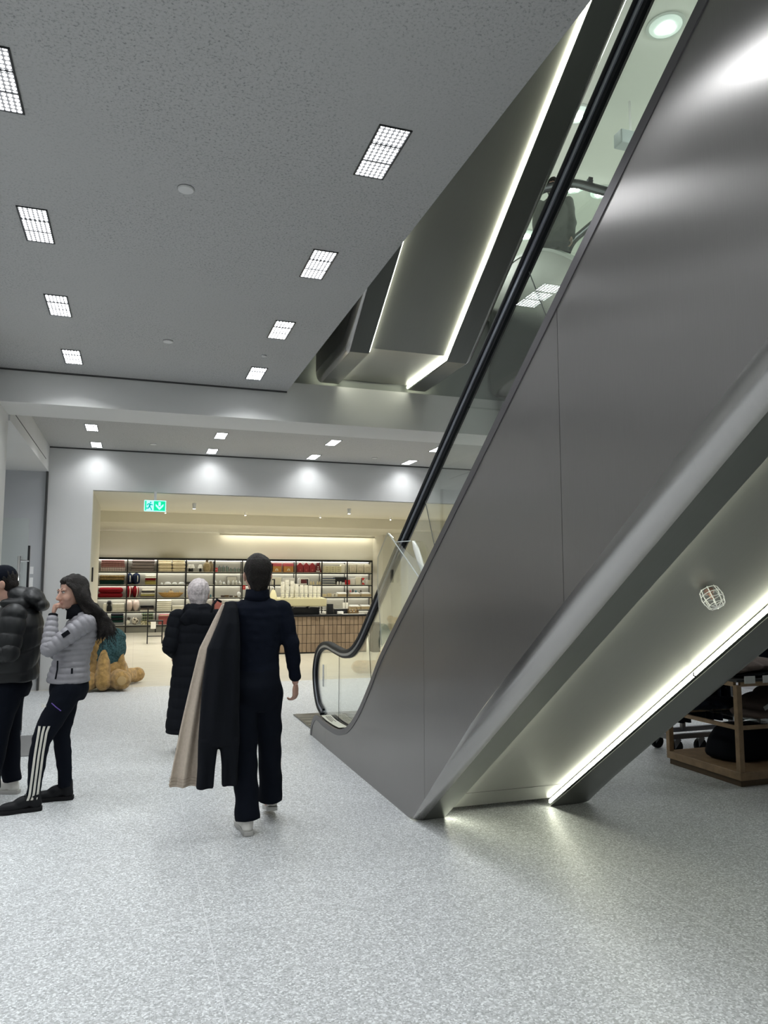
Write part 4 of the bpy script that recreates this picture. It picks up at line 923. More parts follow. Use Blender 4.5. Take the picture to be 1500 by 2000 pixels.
# ---------------------------------------------------------------- the counter
ct = thing('counter', 'coffee counter faced with upright brown wooden tiles under a black top', 'counter', (4.0, 17.8, 0))
CX0, CX1, CY = 2.45, 5.47, 17.78
MB().box(CX0 + .02, CX1 - .02, CY + .02, CY + .75, .03, .885).build('body', P_('ctb', (.02, .014, .01)), ct, world=True)
def tile_mat():
    m, nt, N, L, b = nmat('wood_tiles'); g = N.new('ShaderNodeObjectInfo'); geo = N.new('ShaderNodeNewGeometry')
    tc = N.new('ShaderNodeTexCoord'); n = N.new('ShaderNodeTexNoise'); n.inputs['Scale'].default_value = 9
    mp = N.new('ShaderNodeMapping'); mp.inputs['Scale'].default_value = (6, 6, .8); L.new(tc.outputs['Object'], mp.inputs[0]); L.new(mp.outputs[0], n.inputs['Vector'])
    r = N.new('ShaderNodeValToRGB'); r.color_ramp.elements[0].color = (.17, .12, .08, 1); r.color_ramp.elements[1].color = (.33, .25, .175, 1)
    mm = N.new('ShaderNodeMath'); mm.operation = 'ADD'; L.new(n.outputs['Fac'], mm.inputs[0]); k = N.new('ShaderNodeMath'); k.operation = 'MULTIPLY_ADD'; k.inputs[1].default_value = .5; k.inputs[2].default_value = -.25; L.new(geo.outputs['Random Per Island'], k.inputs[0]); L.new(k.outputs[0], mm.inputs[1])
    L.new(mm.outputs[0], r.inputs['Fac']); L.new(r.outputs[0], b.inputs['Base Color']); b.inputs['Roughness'].default_value = .55; return m
mb = MB(); nx = 28; wd = (CX1 - CX0) / nx
for i in range(nx):
    for k in range(4):
        z0 = .03 + k * .2135
        d = random.uniform(0, .012); mb.rbox(CX0 + i * wd + .005, CX0 + (i + 1) * wd - .005, CY - .012 + d, CY + .03, z0 + .005, z0 + .208, .003, 1)
for k in range(4):
    for i in range(5): mb.rbox(CX1 - .02, CX1 + .012, CY + .03 + i * .14, CY + .03 + (i + 1) * .14 - .003, .03 + k * .2135 + .002, .03 + k * .2135 + .211, .003, 1)
mb.build('front_tiles', tile_mat(), ct, world=True)
MB().rbox(CX0 - .02, CX1 + .03, CY - .03, CY + .78, .885, .925, .004, 1).build('worktop', M_dark, ct, world=True)
MB().box(CX0, CX1, CY, CY + .7, 0, .03).build('plinth', M_dark, ct, world=True)
# espresso machine
CT = .925
em = thing('espresso_machine', 'long cream espresso machine with a black underbody on the counter', 'coffee machine', (3.72, 18.1, CT))
MB().rbox(-.72, .58, -.2, .3, .0, .17, .01).build('underbody', M_dark, em)
MB().prism([(-.24, .20), (.3, .18), (.3, .42), (-.30, .385), (-.27, .22)], 0, -.85, .74).build('top_body', mat('cream_enamel', (.66, .62, .40), .3), em)
for x in (-.5, -.1, .3): 
    MB().cap((x, -.2, .19), .03, (x, -.30, .16), .018).build('group_handle', M_dark, em, smooth=True)
for x in (.64, .64): pass
m_ = MB()
for x in (.60, .68):
    for z in (.03, .09, .15): m_.lathe([(.018, -.01), (.018, .01)], c=(x, -.2, z), seg=8)
m_.build('knob', M_chrome, em)
m_ = MB()
for x in np.linspace(-.48, .60, 12): m_.box(x - .004, x + .004, -.22, -.212, .40, .52)
m_.box(-.5, .62, -.222, -.21, .515, .525).box(-.5, .62, .21, .222, .515, .525).box(-.5, .62, -.22, -.21, .455, .461); m_.build('cup_rail', P_('rail', (.3, .3, .3)), em)
M_cup = mat('paper_cup', (.72, .71, .64), .6)
cups = [(3.42, .38), (3.53, .43), (3.65, .40), (3.77, .33), (3.89, .31), (4.0, .30), (4.11, .29), (4.22, .28), (4.32, .28), (3.48, .36), (3.71, .34)]
for i, (x, h) in enumerate(cups):
    r = thing('cup_stack', 'tall stack of off-white paper cups on the coffee machine, %s along' % (ordn + ['tenth', 'eleventh'])[i], 'cups', (x, 18.08 + (.15 if i > 8 else 0), CT + .415), group='stacked paper cups on the coffee machine')
    prof = [(.001, 0), (.036, 0)]; z = .0
    while z < h - .12: prof += [(.048, z + .085), (.052, z + .088), (.052, z + .094), (.046, z + .096)]; z += .035
    prof += [(.048, h), (.001, h)]
    MB().lathe([(a, min(b_, h)) for a, b_ in prof], seg=12).build('cups', M_cup, r, smooth=True, sharp=40)
    r['kind'] = 'thing'
for r in [o for o in bpy.data.objects if o.name.startswith('cup_stack')]:
    if 'kind' in r.keys(): del r['kind']
for i, (x, lb) in enumerate(((2.98, 'black coffee grinder beside the ear of the dark haired man'), (2.70, 'second black coffee grinder hidden behind the dark shoulder'))):
    g_ = thing('coffee_grinder', lb, 'grinder', (x, 18.15, CT))
    MB().rbox(-.09, .09, -.12, .12, 0, .34, .015).build('body', M_dark, g_); MB().lathe([(.04, .34), (.085, .46), (.09, .60), (.085, .60), (.03, .36)], seg=16).build('hopper', thin_glass('smoke_glass', (.35, .33, .3), 1.5), g_, smooth=True, sharp=50)
    MB().lathe([(.092, .60), (.092, .625), (.02, .63), (.001, .63)], seg=16).build('lid', M_dark, g_, smooth=True, sharp=40)
k_ = thing('kettle', 'cream conical kettle with a small knob beside the grinder', 'kettle', (3.16, 17.98, CT + .44 - .0))
k_.location.z = CT; k_.location.y = 17.90
MB().lathe([(.001, .0), (.10, .0), (.10, .38), (.07, .52), (.035, .60), (.001, .60)], seg=20).build('body', mat('cream_enamel', (.66, .62, .40), .3), k_, smooth=True, sharp=50)
MB().lathe([(.012, .60), (.025, .63), (.02, .66), (.001, .67)], seg=10).build('knob', M_chrome, k_, smooth=True); MB().tube([(.09, 0, .3), (.17, 0, .35), (.2, 0, .45)], .012, 8).build('spout', mat('cream_enamel', (.66, .62, .40), .3), k_, smooth=True)
for i, (x, lb) in enumerate(((3.28, 'black pump bottle rising before the white box'), (4.12, 'black pump handle rising from the paper cups'))):
    b_ = thing('pump_bottle', lb, 'bottle', (x, 18.45, CT)); MB().lathe([(.001, 0), (.04, 0), (.04, .5), (.015, .54), (.015, .60), (.001, .6)], seg=12).build('body', M_dark, b_, smooth=True, sharp=40); MB().box(-.016, .016, -.016, .016, .60, .86).box(-.06, .016, -.012, .012, .84, .865).build('pump', M_dark, b_)
lathe_thing('hat_lid', 3.66, CT + .0, [(.001, 1.0), (.001, 1.0)], M_dark, 'x', 'x') if False else None
tm = thing('payment_terminal', 'black payment screen standing at the end of the coffee machine', 'terminal', (4.60, 18.0, CT)); MB().prism([(0, 0), (.12, 0), (.06, .25), (.02, .25)], 0, -.08, .08).build('screen', M_dark, tm); 
cdw = thing('cash_drawer', 'low black cash box on the counter beside the payment screen', 'box', (4.90, 18.1, CT)); MB().rbox(-.2, .18, -.15, .2, 0, .13, .008).build('body', M_dark, cdw); MB().box(-.05, .05, -.156, -.15, .05, .075).build('lock', M_chrome, cdw)
cdd = thing('wooden_caddy', 'small brown wooden caddy with jars on the counter end', 'caddy', (5.16, 17.95, CT)); m_ = MB().box(-.13, .13, -.1, .1, 0, .015).box(-.13, -.12, -.1, .1, 0, .1).box(.12, .13, -.1, .1, 0, .1).box(-.13, .13, -.1, -.09, 0, .05).box(-.13, .13, .09, .1, 0, .05); m_.build('body', P_('cad', (.12, .08, .035)), cdd)
MB().tube([(-.125, 0, .1), (-.1, 0, .17), (.1, 0, .17), (.125, 0, .1)], .008, 6).build('handle', P_('cad', (.12, .08, .035)), cdd)
for i, dx in enumerate((-.08, 0, .08)): lathe_thing('spice_jar', 5.16 + dx, CT + .016, [(.001, 0), (.03, 0), (.03, .08), (.02, .09), (.001, .1)], P_('spice', (.2, .13, .05)), 'small brown jar in the wooden caddy, %s of three' % ordn[i], 'jar', seg=10, y=17.95)
for i, x in enumerate((4.98, 5.06)): lathe_thing('cup_tube', x, CT, [(.001, 0), (.03, 0), (.034, .26), (.03, .28), (.001, .28)], M_cup, 'white tube of lids beside the caddy, %s of two' % ordn[i], 'tube', seg=12, y=18.12)
pp = thing('paper_sheet', 'white paper sheets lying along the counter end', 'paper', (5.15, 17.83, CT)); MB().box(-.30, .28, -.05, .04, 0, .012).build('sheets', M_wh, pp)
pb = thing('napkin_pile', 'pile of white napkins near the cash box', 'napkins', (4.84, 17.9, CT)); MB().rbox(-.08, .06, -.05, .06, 0, .07, .01).build('napkins', M_wh, pb)
# bin at the end of the counter
tb = thing('trash_bin', 'black slim waste bin beside the counter end', 'bin', (5.68, 17.75, 0)); MB().rbox(-.10, .10, -.14, .14, .0, .68, .01).build('body', M_dark, tb); MB().rbox(-.11, .11, -.15, .15, .685, .73, .008).build('lid', M_trim, tb)
# small black stool
st = thing('stool', 'small black metal stool with a white price tag, standing before the shelves', 'stool', (.57, 22.3, 0))
MB().box(-.22, .22, -.16, .16, .62, .65).build('seat', M_dark, st)
for sx in (-1, 1):
    for sy in (-1, 1): MB().box(sx * .2 - .014, sx * .2 + .014, sy * .14 - .014, sy * .14 + .014, 0, 1.02 if sx < 0 else .62).build('leg', M_dark, st)
MB().box(-.2, .2, -.15, -.13, .2, .225).build('rung', M_dark, st); MB().box(-.12, .02, -.165, -.162, .42, .62).build('price_tag', M_wh, st)

# ---------------------------------------------------------------- exit sign
es = thing('exit_sign', 'green lit exit sign with running figure and downward arrow, hung in the doorway', 'sign', (.27, 12.72, 2.925))
M_eg = emit('exit_green', (0, .55, .26), 1.1); M_ew = emit('exit_white', (.42, .95, .90), 1.0)
MB().rbox(-.172, .172, 0, .03, -.092, .092, .008, 2).build('case', M_ew, es)
MB().box(-.160, -.138, -.002, 0, -.08, .08).build('green_edge', M_eg, es)
MB().box(-.022, .160, -.002, 0, -.08, .08).build('green_field', M_eg, es)
m_ = MB().box(.052, .086, -.004, -.002, .0, .064); m_.prism([(.010, .03), (.069, -.065), (.128, .03), (.128, .0 - .005 + .0), (.069, -.065)], 1, -.004, -.002) if False else None
m_.prism([(.008, .034), (.008, -.002), (.069, -.066), (.130, -.002), (.130, .034), (.069, -.026)], 1, -.004, -.002); m_.build('arrow', M_ew, es)
m_ = MB()
def bar(m_, p, q, t=.009):
    p, q = Vector(p), Vector(q); d = (q - p).normalized(); n = Vector((-d.y, d.x)) * t
    m_.prism([tuple(p + n), tuple(p - n), tuple(q - n), tuple(q + n)], 1, -.004, -.002)
m_.prism([(-.072 + .014 * math.cos(a), .055 + .014 * math.sin(a)) for a in np.linspace(0, 2 * PI, 13)[:-1]], 1, -.004, -.002)
bar(m_, (-.078, .035), (-.090, -.015), .014); bar(m_, (-.085, .034), (-.112, .028)); bar(m_, (-.112, .03), (-.126, .005)); bar(m_, (-.075, .032), (-.056, .012)); bar(m_, (-.056, .014), (-.036, .018)); bar(m_, (-.088, -.012), (-.066, -.038)); bar(m_, (-.066, -.036), (-.052, -.074)); bar(m_, (-.094, -.012), (-.104, -.042)); bar(m_, (-.102, -.04), (-.138, -.042))
m_.build('running_figure', emit('exit_teal', (0, .36, .34), .9), es)
MB().box(-.02, .02, .008, .022, .092, .24).build('bracket', M_white, es)

# ---------------------------------------------------------------- giant plush dog slumped in the doorway
M_fur = mat('golden_fur', (.42, .26, .09), .95, spec=.1, noise=(18, .35), bump=(140, 1.0), sheen=.3)
M_knit = mat('teal_knit', (.045, .095, .10), .95, spec=.1, noise=(40, .5), bump=(160, 1.0))
tb_ = thing('plush_toy', 'giant golden plush bear in a teal knit sweater slumped in the shop doorway', 'plush toy', (-.40, 12.55, 0))
fur = lambda co, no: co + no * (vnoise(co, 60, 1)[:, None] * .004 + vnoise(co, 160, 2)[:, None] * .003)
b = MB(); b.ell((.0, .15, .28), (.34, .30, .28)); b.ell((-.18, .05, .88), (.22, .20, .18)); b.ell((-.25, -.13, .82), (.10, .09, .08)); b.ell((-.36, .06, 1.02), (.07, .05, .08)); b.ell((-.02, .08, 1.03), (.07, .05, .07)); b.cap((-.05, .1, .5), .22, (-.15, .06, .8), .14)
blob('body', b, .022, M_fur, tb_, 3, fur)
b = MB(); b.ell((.02, .12, .60), (.30, .25, .26), Matrix.Rotation(-.7, 3, 'Y')); b.cap((.0, .1, .5), .24, (.12, .12, .78), .17); b.ell((.2, .1, .82), (.09, .1, .06))
blob('sweater', b, .018, M_knit, tb_, 2, lambda co, no: co + no * (vnoise(co, 25, 5)[:, None] * .008))
def limb(nm, *c):
    b = MB()
    for q in c: b.cap(*q)
    blob(nm, b, .02, M_fur, tb_, 3, fur)
limb('arm', ((-.02, -.05, .62), .07, (-.03, -.17, .20), .125), ((-.03, -.17, .20), .125, (-.02, -.18, .13), .12))
limb('arm', ((.18, .05, .58), .07, (.28, -.02, .16), .085))
limb('leg', ((.05, .12, .18), .15, (.20, -.10, .17), .16), ((.20, -.1, .17), .16, (.24, -.18, .165), .155))
limb('leg', ((-.12, .12, .18), .15, (-.25, -.15, .15), .14))
limb('leg', ((.15, .30, .17), .12, (.40, .75, .13), .12), ((.40, .75, .13), .12, (.48, .82, .13), .125))
MB().ell((.25, -.335, .17), (.07, .01, .07)).build('paw_pad', mat('pad', (.50, .34, .15), .8), tb_, smooth=True)
# ================================================================== entrance door, clothes area
dr = thing('door_1', 'frameless glass entrance door leaf with a tall pull handle, standing open', 'door', (-1.10, 8.975, 0)); dr['kind'] = 'structure'
MB().box(-.62, -.03, -.006, .006, .06, 2.35).build('glass_pane', M_glass, dr)
MB().box(-.03, -.008, -.012, .012, .05, 2.05).build('edge_profile', M_dark, dr)
MB().box(-.62, -.01, -.02, .02, .02, .07).build('bottom_rail', M_alu, dr)
MB().tube([(-.10, -.09, .35), (-.10, -.09, 1.93)], .017, 10).build('pull_handle', M_chrome, dr, smooth=True)
for z in (.5, 1.88): MB().tube([(-.10, -.09, z), (-.02, -.01, z)], .012, 8).build('handle_bracket', M_chrome, dr)
MB().box(.0, .035, -.008, -.006, 1.74, 1.82).box(.0, .035, -.008, -.006, 1.58, 1.70).build('notice_sticker', M_white, dr)
fp = MB().box(-1.3, -.84, 7.93, 9.0, 0, .006).build('floor_plate', mat('plate_grey', (.20, .20, .20), .45, metal=.3), None); tag(fp, 'grey metal floor plate at the glass entrance door', 'floor plate')
dd = thing('wall_device', 'small black door contact on the doorway jamb', 'device', (-.69, 13.3, 1.80)); MB().rbox(0, .02, -.06, .06, -.12, .12, .005).build('body', M_dark, dd)

M_oak = mat('oak', (.30, .20, .115), .5, noise=(14, .2))
tb2 = thing('display_table', 'oak framed display table with open sides and a low wooden base', 'table', (4.65, 4.91, 0))
W, D = 1.35, .88
MB().box(.02, W - .02, .02, D - .02, 0, .05).build('plinth', mat('dark_oak', (.10, .065, .035), .5), tb2)
MB().rbox(0, W, 0, D, .05, .115, .004, 1).build('base_board', M_oak, tb2)
for x in (0.0, W - .05):
    for y in (0.0, D - .045): MB().rbox(x, x + .05, y, y + .045, .116, .80, .003, 1).build('post', M_oak, tb2)
for z, h in ((.445, .03), (.79, .035)):
    for nm, b_ in (('rail', (.05, W - .05, .008, .035)), ('rail', (.05, W - .05, D - .035, D - .008))): MB().box(b_[0], b_[1], b_[2], b_[3], z, z + h).build(nm, M_oak, tb2)
    for x in (.008, W - .042): MB().box(x, x + .03, .045, D - .045, z, z + h).build('rail', M_oak, tb2)
MB().box(.01, W - .01, .01, D - .01, .826, .846).build('table_top', mat('dark_top', (.03, .03, .03), .4), tb2)
MB().box(.30, W - .04, .04, D - .04, .476, .488).build('shelf', thin_glass('table_glass', (.9, .93, .92), 1.2), tb2)
for i, x in enumerate((.07, .26)):
    c_ = thing('price_card', 'white price card hanging at the table edge, %s from the corner post' % ordn[i], 'card', (4.65 + x, 4.90, .83)); MB().box(0, .11, -.004, -.001, -.015, .045).build('card', M_wh, c_)
def garment(name, label, loc, prims, m, vox=.012, amp=.012, cat='clothing', seed=1, sc=28):
    r = thing(name, label, cat, loc); b = MB()
    for q in prims: (b.ell if len(q) == 2 else b.cap)(*q)
    blob('fabric', b, vox, m, r, 2, lambda co, no: co + no * (vnoise(co, sc, seed, (1, 1, 1.6))[:, None] * amp))
    return r
M_taupe = mat('taupe_cloth', (.20, .155, .135), .85, noise=(12, .15)); M_brown = mat('brown_cloth', (.085, .06, .05), .8, noise=(10, .2)); M_navyc = mat('navy_cloth', (.012, .015, .024), .85, spec=.12)
M_blk = mat('black_cloth', (.006, .007, .010), .85, spec=.12)
garment('folded_jacket', 'taupe jacket folded on top of the oak table', (4.80, 5.25, .91), [((0, 0, .0), (.20, .28, .055)), ((.35, .05, .02), (.30, .25, .06)), ((.1, -.15, .02), (.22, .12, .05)), ((.75, .02, .0), (.25, .28, .055))], M_taupe, seed=3)
garment('folded_trousers', 'black trousers folded under the taupe jacket', (4.90, 5.28, .868), [((0, 0, 0), (.28, .33, .028)), ((.45, 0, 0), (.40, .33, .028)), ((.8, 0, 0), (.25, .3, .028))], M_blk, seed=4, amp=.006)
garment('folded_trousers', 'dark navy trousers laid over the middle rail of the oak table', (4.80, 5.55, .56), [((0, 0, 0), (.18, .16, .055)), ((.25, 0, 0), (.25, .17, .05)), ((-.12, -.02, .01), (.08, .14, .05))], M_navyc, seed=5)
g_ = garment('folded_jacket', 'brown jacket with a hanging tag on the middle shelf of the oak table', (5.20, 5.15, .59), [((0, 0, 0), (.26, .22, .11)), ((.15, .05, .06), (.18, .2, .10)), ((-.2, -.02, -.05), (.15, .18, .05))], M_brown, seed=6, amp=.016)
MB().add([(-.24, -.19, .02), (-.10, -.22, .10), (-.08, -.22, .07), (-.22, -.19, -.01), (-.24, -.193, .02), (-.10, -.223, .10), (-.08, -.223, .07), (-.22, -.193, -.01)], [(0, 1, 2, 3), (4, 7, 6, 5), (0, 3, 7, 4), (1, 5, 6, 2), (0, 4, 5, 1), (3, 2, 6, 7)]).build('tag', mat('tag_grey', (.3, .31, .30), .5), g_)
bg = thing('duffel_bag', 'black soft bag standing on the wooden base of the oak table', 'bag', (4.98, 5.35, .115)); b = MB(); b.rings([[(.16 + w_ * math.copysign(abs(math.cos(a)) ** .6, math.cos(a)), d_ * math.copysign(abs(math.sin(a)) ** .6, math.sin(a)), z) for a in np.linspace(0, 2 * PI, 29)[:-1]] for z, w_, d_ in ((.015, .34, .19), (.05, .36, .20), (.16, .33, .18), (.25, .28, .13), (.30, .22, .07))])
blob('bag_body', b, .014, M_blk, bg, 3, lambda co, no: co + no * vnoise(co, 14, 8)[:, None] * .008)
MB().tube([(-.02, -.06, .25), (.03, -.08, .33), (.14, -.08, .36), (.24, -.08, .33), (.28, -.06, .25)], .012, 8).build('handle', M_blk, bg, smooth=True)
# wheeled rack
rk = thing('rolling_rack', 'steel clothes rack on castors beside the oak table', 'rack', (5.18, 6.22, 0))
for x in (-.18, .10, .7):
    for y in (-.14, .14) if x != .1 else (-.14,):
        w_ = MB(); w_.rings([[(x + r_ * math.cos(a), y + yy, .065 + r_ * math.sin(a)) for a in np.linspace(0, 2 * PI, 21)[:-1]] for r_, yy in ((.03, -.018), (.065, -.016), (.065, .016), (.03, .018))]); o = w_.build('castor', M_rubber, rk, smooth=True, sharp=40)
        MB().prism([(x - .03, .05), (x + .045, .13), (x - .04, .13)], 1, y - .024, y - .019).box(x - .03, x + .03, y - .03, y + .03, .128, .14).build('castor_fork', M_alu, rk)
MB().box(-.28, .75, -.17, -.13, .14, .185).box(-.28, .75, .13, .17, .14, .185).box(-.28, -.24, -.17, .17, .14, .185).box(.71, .75, -.17, .17, .14, .185).build('base_frame', mat('rack_steel', (.22, .22, .23), .35, metal=.8), rk)
for x in (.02, .62): MB().box(x - .018, x + .018, -.02, .02, .185, 1.62).build('post', MATS['rack_steel'], rk)
MB().box(-.25, .7, -.02, .02, 1.60, 1.64).build('top_rail', MATS['rack_steel'], rk)
for i, (x, c_) in enumerate(((-.16, M_blk), (-.08, M_navyc), (.10, M_blk), (.19, M_blk), (.30, M_navyc), (.42, M_blk))):
    g_ = thing('hanging_coat', '%s long coat hanging on the castor rack, %s along the rail' % ('black' if c_ is M_blk else 'navy', ordn[i]), 'clothing', (5.18 + x, 6.22, .30)); mb = MB()
    mb.rings([[(t_ * math.cos(a) , (w_ + .01 * math.sin(5 * a)) * math.sin(a), z) for a in np.linspace(0, 2 * PI, 25)[:-1]] for z, w_, t_ in ((0, .24, .042), (.4, .22, .04), (.9, .2, .038), (1.15, .19, .035), (1.24, .10, .02))]); mb.build('coat', c_, g_, smooth=True, sharp=60)
    MB().tube([(0, 0, 1.22), (0, 0, 1.30), (0, .02, 1.345)], .003, 5).build('hanger_hook', M_chrome, g_)
# second rack by the east wall
rk2 = thing('clothes_rail', 'dark clothes rail standing near the east wall', 'rack', (8.75, 9.1, 0))
for x in (-.5, .40): MB().box(x - .012, x + .012, -.012, .012, 0, 1.5).box(x - .012, x + .012, -.2, .2, 0, .02).build('post', M_dark, rk2)
MB().box(-.5, .40, -.012, .012, 1.48, 1.504).build('top_rail', M_dark, rk2)
for i in range(6):
    g_ = thing('hanging_jacket', 'black jacket hanging on the far dark rail, %s along' % ordn[i], 'clothing', (8.40 + i * .125, 9.1, .62)); mb = MB()
    mb.rings([[(t_ * math.cos(a), w_ * math.sin(a), z) for a in np.linspace(0, 2 * PI, 17)[:-1]] for z, w_, t_ in ((0, .24, .03), (.4, .22, .03), (.75, .2, .028), (.83, .08, .02))]); mb.build('jacket', (M_blk, K['grey'])[i % 3 == 1], g_, smooth=True, sharp=60)
# ================================================================== PEOPLE
M_skin = mat('skin', (.50, .30, .23), .5, spec=.35, noise=(9, .06))
M_skin.node_tree.nodes['Principled BSDF'].inputs['Subsurface Weight'].default_value = .12
M_skin.node_tree.nodes['Principled BSDF'].inputs['Subsurface Radius'].default_value = (.02, .008, .004)
M_lip = mat('lips', (.42, .17, .15), .4); M_eyew = mat('eye_white', (.6, .58, .56), .3); M_iris = mat('iris', (.03, .018, .012), .2)
M_hairb = mat('black_hair', (.009, .007, .006), .6, spec=.22, noise=(60, .5), bump=(110, 1.0))
M_hairs = mat('silver_hair', (.50, .45, .45), .5, spec=.4, noise=(50, .25), bump=(90, .6))
M_navyk = mat('navy_knit', (.004, .006, .013), .9, spec=.12, bump=(250, .3))
M_trou = mat('dark_trousers', (.003, .0045, .009), .88, spec=.12)
M_puff = mat('black_nylon', (.009, .010, .011), .48, spec=.3)
M_greyp = mat('grey_nylon', (.235, .23, .25), .42, spec=.4, noise=(20, .06))
M_beige = mat('beige_twill', (.46, .39, .32), .85, spec=.15, noise=(60, .06))
M_shoew = mat('white_leather', (.68, .66, .62), .45); M_shoeb = mat('black_leather', (.006, .0065, .008), .55, spec=.2)
V = Vector
def chain(b, pts, rs, seg=14):
    for i in range(len(pts) - 1): b.cap(pts[i], rs[i], pts[i + 1], rs[i + 1], seg)
def leg(b, pts, rs, seg=18):
    chain(b, pts[:-1], rs[:-1], seg); b.tube(smooth_line([tuple(p) for p in pts], 3), [rs[min(i // 3, len(rs) - 1)] * (1 - (i % 3) / 3) + rs[min(i // 3 + 1, len(rs) - 1)] * (i % 3) / 3 for i in range(3 * (len(pts) - 1) + 1)], seg)
def torso(b, rows, seg=24, p=1.0):
    b.rings([[(cx + rx * math.copysign(abs(math.cos(a)) ** p, math.cos(a)), cy + ry * math.copysign(abs(math.sin(a)) ** p, math.sin(a)), z) for a in np.linspace(0, 2 * PI, seg + 1)[:-1]] for cx, cy, z, rx, ry in rows])
def head_frame(c, yaw, pitch, roll=0, s=1.0):
    R = Matrix.Rotation(yaw, 3, 'Z') @ Matrix.Rotation(pitch, 3, 'X') @ Matrix.Rotation(roll, 3, 'Y')
    return lambda p: V(c) + R @ (V(p) * s), R, s
def head_prims(b, fr):
    T, R, s = fr
    E_ = lambda c, r: b.ell(T(c), [x * s for x in r], R)
    E_((0, -.018, .022), (.073, .094, .096)); E_((0, .028, -.03), (.060, .066, .085)); E_((0, .035, -.082), (.042, .048, .034)); E_((0, .072, -.098), (.020, .018, .016))
    b.cap(T((0, .088, .004)), .009 * s, T((0, .112, -.036)), .0125 * s); E_((0, .101, -.042), (.0185, .013, .009))
    for q in (-1, 1):
        E_((q * .026, .078, .020), (.028, .014, .009)); E_((q * .036, .060, -.036), (.025, .030, .028)); E_((q * .079, -.006, -.014), (.010, .021, .031)); E_((q * .087, -.016, -.006), (.006, .016, .024))
    E_((0, .091, -.066), (.021, .011, .006)); E_((0, .088, -.077), (.018, .011, .006))
def hand(b, w_, d, n, curl=.35, thumb=1, s=1.0, spread=.06):
    """palm and five fingers; d along the fingers, n out of the palm"""
    d = V(d).normalized(); n = V(n); n = (n - d * n.dot(d)).normalized(); sd = d.cross(n) * thumb; w_ = V(w_)
    R = Matrix((sd, d, n)).transposed()
    b.ell(w_ + d * .048 * s, (.039 * s, .050 * s, .0145 * s), R); b.ell(w_ + d * .07 * s, (.041 * s, .026 * s, .013 * s), R)
    for k, (o, L_) in enumerate(((.029, .070), (.010, .078), (-.010, .073), (-.028, .058))):
        p = w_ + d * .085 * s + sd * o * s; a = 0; r_ = .0092 * s
        dd = (d + sd * o * spread * 20 * .1).normalized()
        for j, f in enumerate((.46, .30, .24)):
            a += curl * (1, 1.25, .8)[j] * (1 + .12 * (k - 1))
            v_ = dd * math.cos(a) + n * math.sin(a); q = p + v_ * L_ * f * s; b.cap(p, r_, q, r_ * .9, 10); p = q; r_ *= .92
    p = w_ + d * .022 * s + sd * .030 * s + n * .008 * s
    for j, (L_, v_) in enumerate(((.036, sd * .65 + d * .7 + n * .3), (.030, sd * .30 + d * .9 + n * .35), (.024, d * .95 + n * .45))):
        v_ = v_.normalized(); q = p + v_ * L_ * s; b.cap(p, (.0125, .0105, .0095)[j] * s, q, (.0108, .0098, .0085)[j] * s, 10); p = q
def shoe(root, heel, yaw, pitch, m_up, m_sole, size=.29, high=.09, laces=None, name='shoe', loc_scale=1.0):
    """heel: the heel's point on the sole; yaw turns the toe away from +y"""
    R = Matrix.Rotation(yaw, 3, 'Z') @ Matrix.Rotation(pitch, 3, 'X'); T = lambda p: V(heel) + R @ V(p)
    L_ = size; out = [(-.028, .0), (.028, .0), (.036, .05), (.034, .12), (.046, .19), (.044, .24), (.026, .28), (0, .29), (-.030, .28), (-.044, .24), (-.042, .18), (-.032, .12), (-.036, .05)]
    out = [(x, y * L_ / .29) for x, y in out]
    sm = smooth_line(out + [out[0]], 3)[:-1]
    mb = MB(); mb.rings([[T((x * k, (y - .145) * k + .145, z)) for x, y in sm] for z, k in ((0, .96), (.004, 1.0), (.026, 1.0), (.030, .97))]); 
    b = MB(); f = L_ / .29
    b.ell(T((0, .045 * f, .05)), (.036, .045 * f, .045), R); b.ell(T((0, .20 * f, .042)), (.043, .085 * f, .038), R); b.ell(T((0, .125 * f, .064)), (.038, .085 * f, .050), R @ Matrix.Rotation(-.30, 3, 'X')); b.cap(T((0, .045 * f, .05)), .040, T((0, .052 * f, high)), .043); b.ell(T((0, .11 * f, .075)), (.036, .05 * f, .04), R); b.ell(T((0, .245 * f, .034)), (.036, .042 * f, .026), R)
    up = blob(name, b, .007, m_up, root, 3); mb.build('sole', m_sole, up, smooth=True, sharp=45)
    if laces:
        l_ = MB()
        for k in range(4): y = .115 + k * .024; z = .102 - k * .0135; l_.tube([T((-.026, y * f, z - .012)), T((0, (y + .004) * f, z)), T((.026, y * f, z - .012))], .0035, 6)
        l_.tube([T((0, .10 * f, .11)), T((-.02, .10 * f, .125)), T((-.03, .12 * f, .115)), T((0, .105 * f, .108)), T((.02, .1 * f, .125)), T((.035, .115 * f, .11))], .003, 6); l_.build('laces', laces, up, smooth=True)
    return up
def fabric_noise(amp, sc, seed=0, stretch=(1, 1, 1)):
    return lambda co, no: co + no * ((vnoise(co, sc, seed, stretch) + .5 * vnoise(co, sc * 2.3, seed + 1, stretch)) * amp)[:, None]
def quilt(axis_fn, pitch, amp, n_amp=.004, seed=0):
    def f(co, no):
        s = axis_fn(co); r = np.abs(np.sin(PI * (s / pitch + .25 * vnoise(co, 7, seed)))); r = np.power(r, .45) - .75
        return co + no * (r * amp + vnoise(co, 22, seed + 2) * n_amp)[:, None]
    return f
along = lambda p, q: (lambda co: (co - np.array(p)) @ (np.array(q) - np.array(p)) / np.linalg.norm(np.array(q) - np.array(p)))
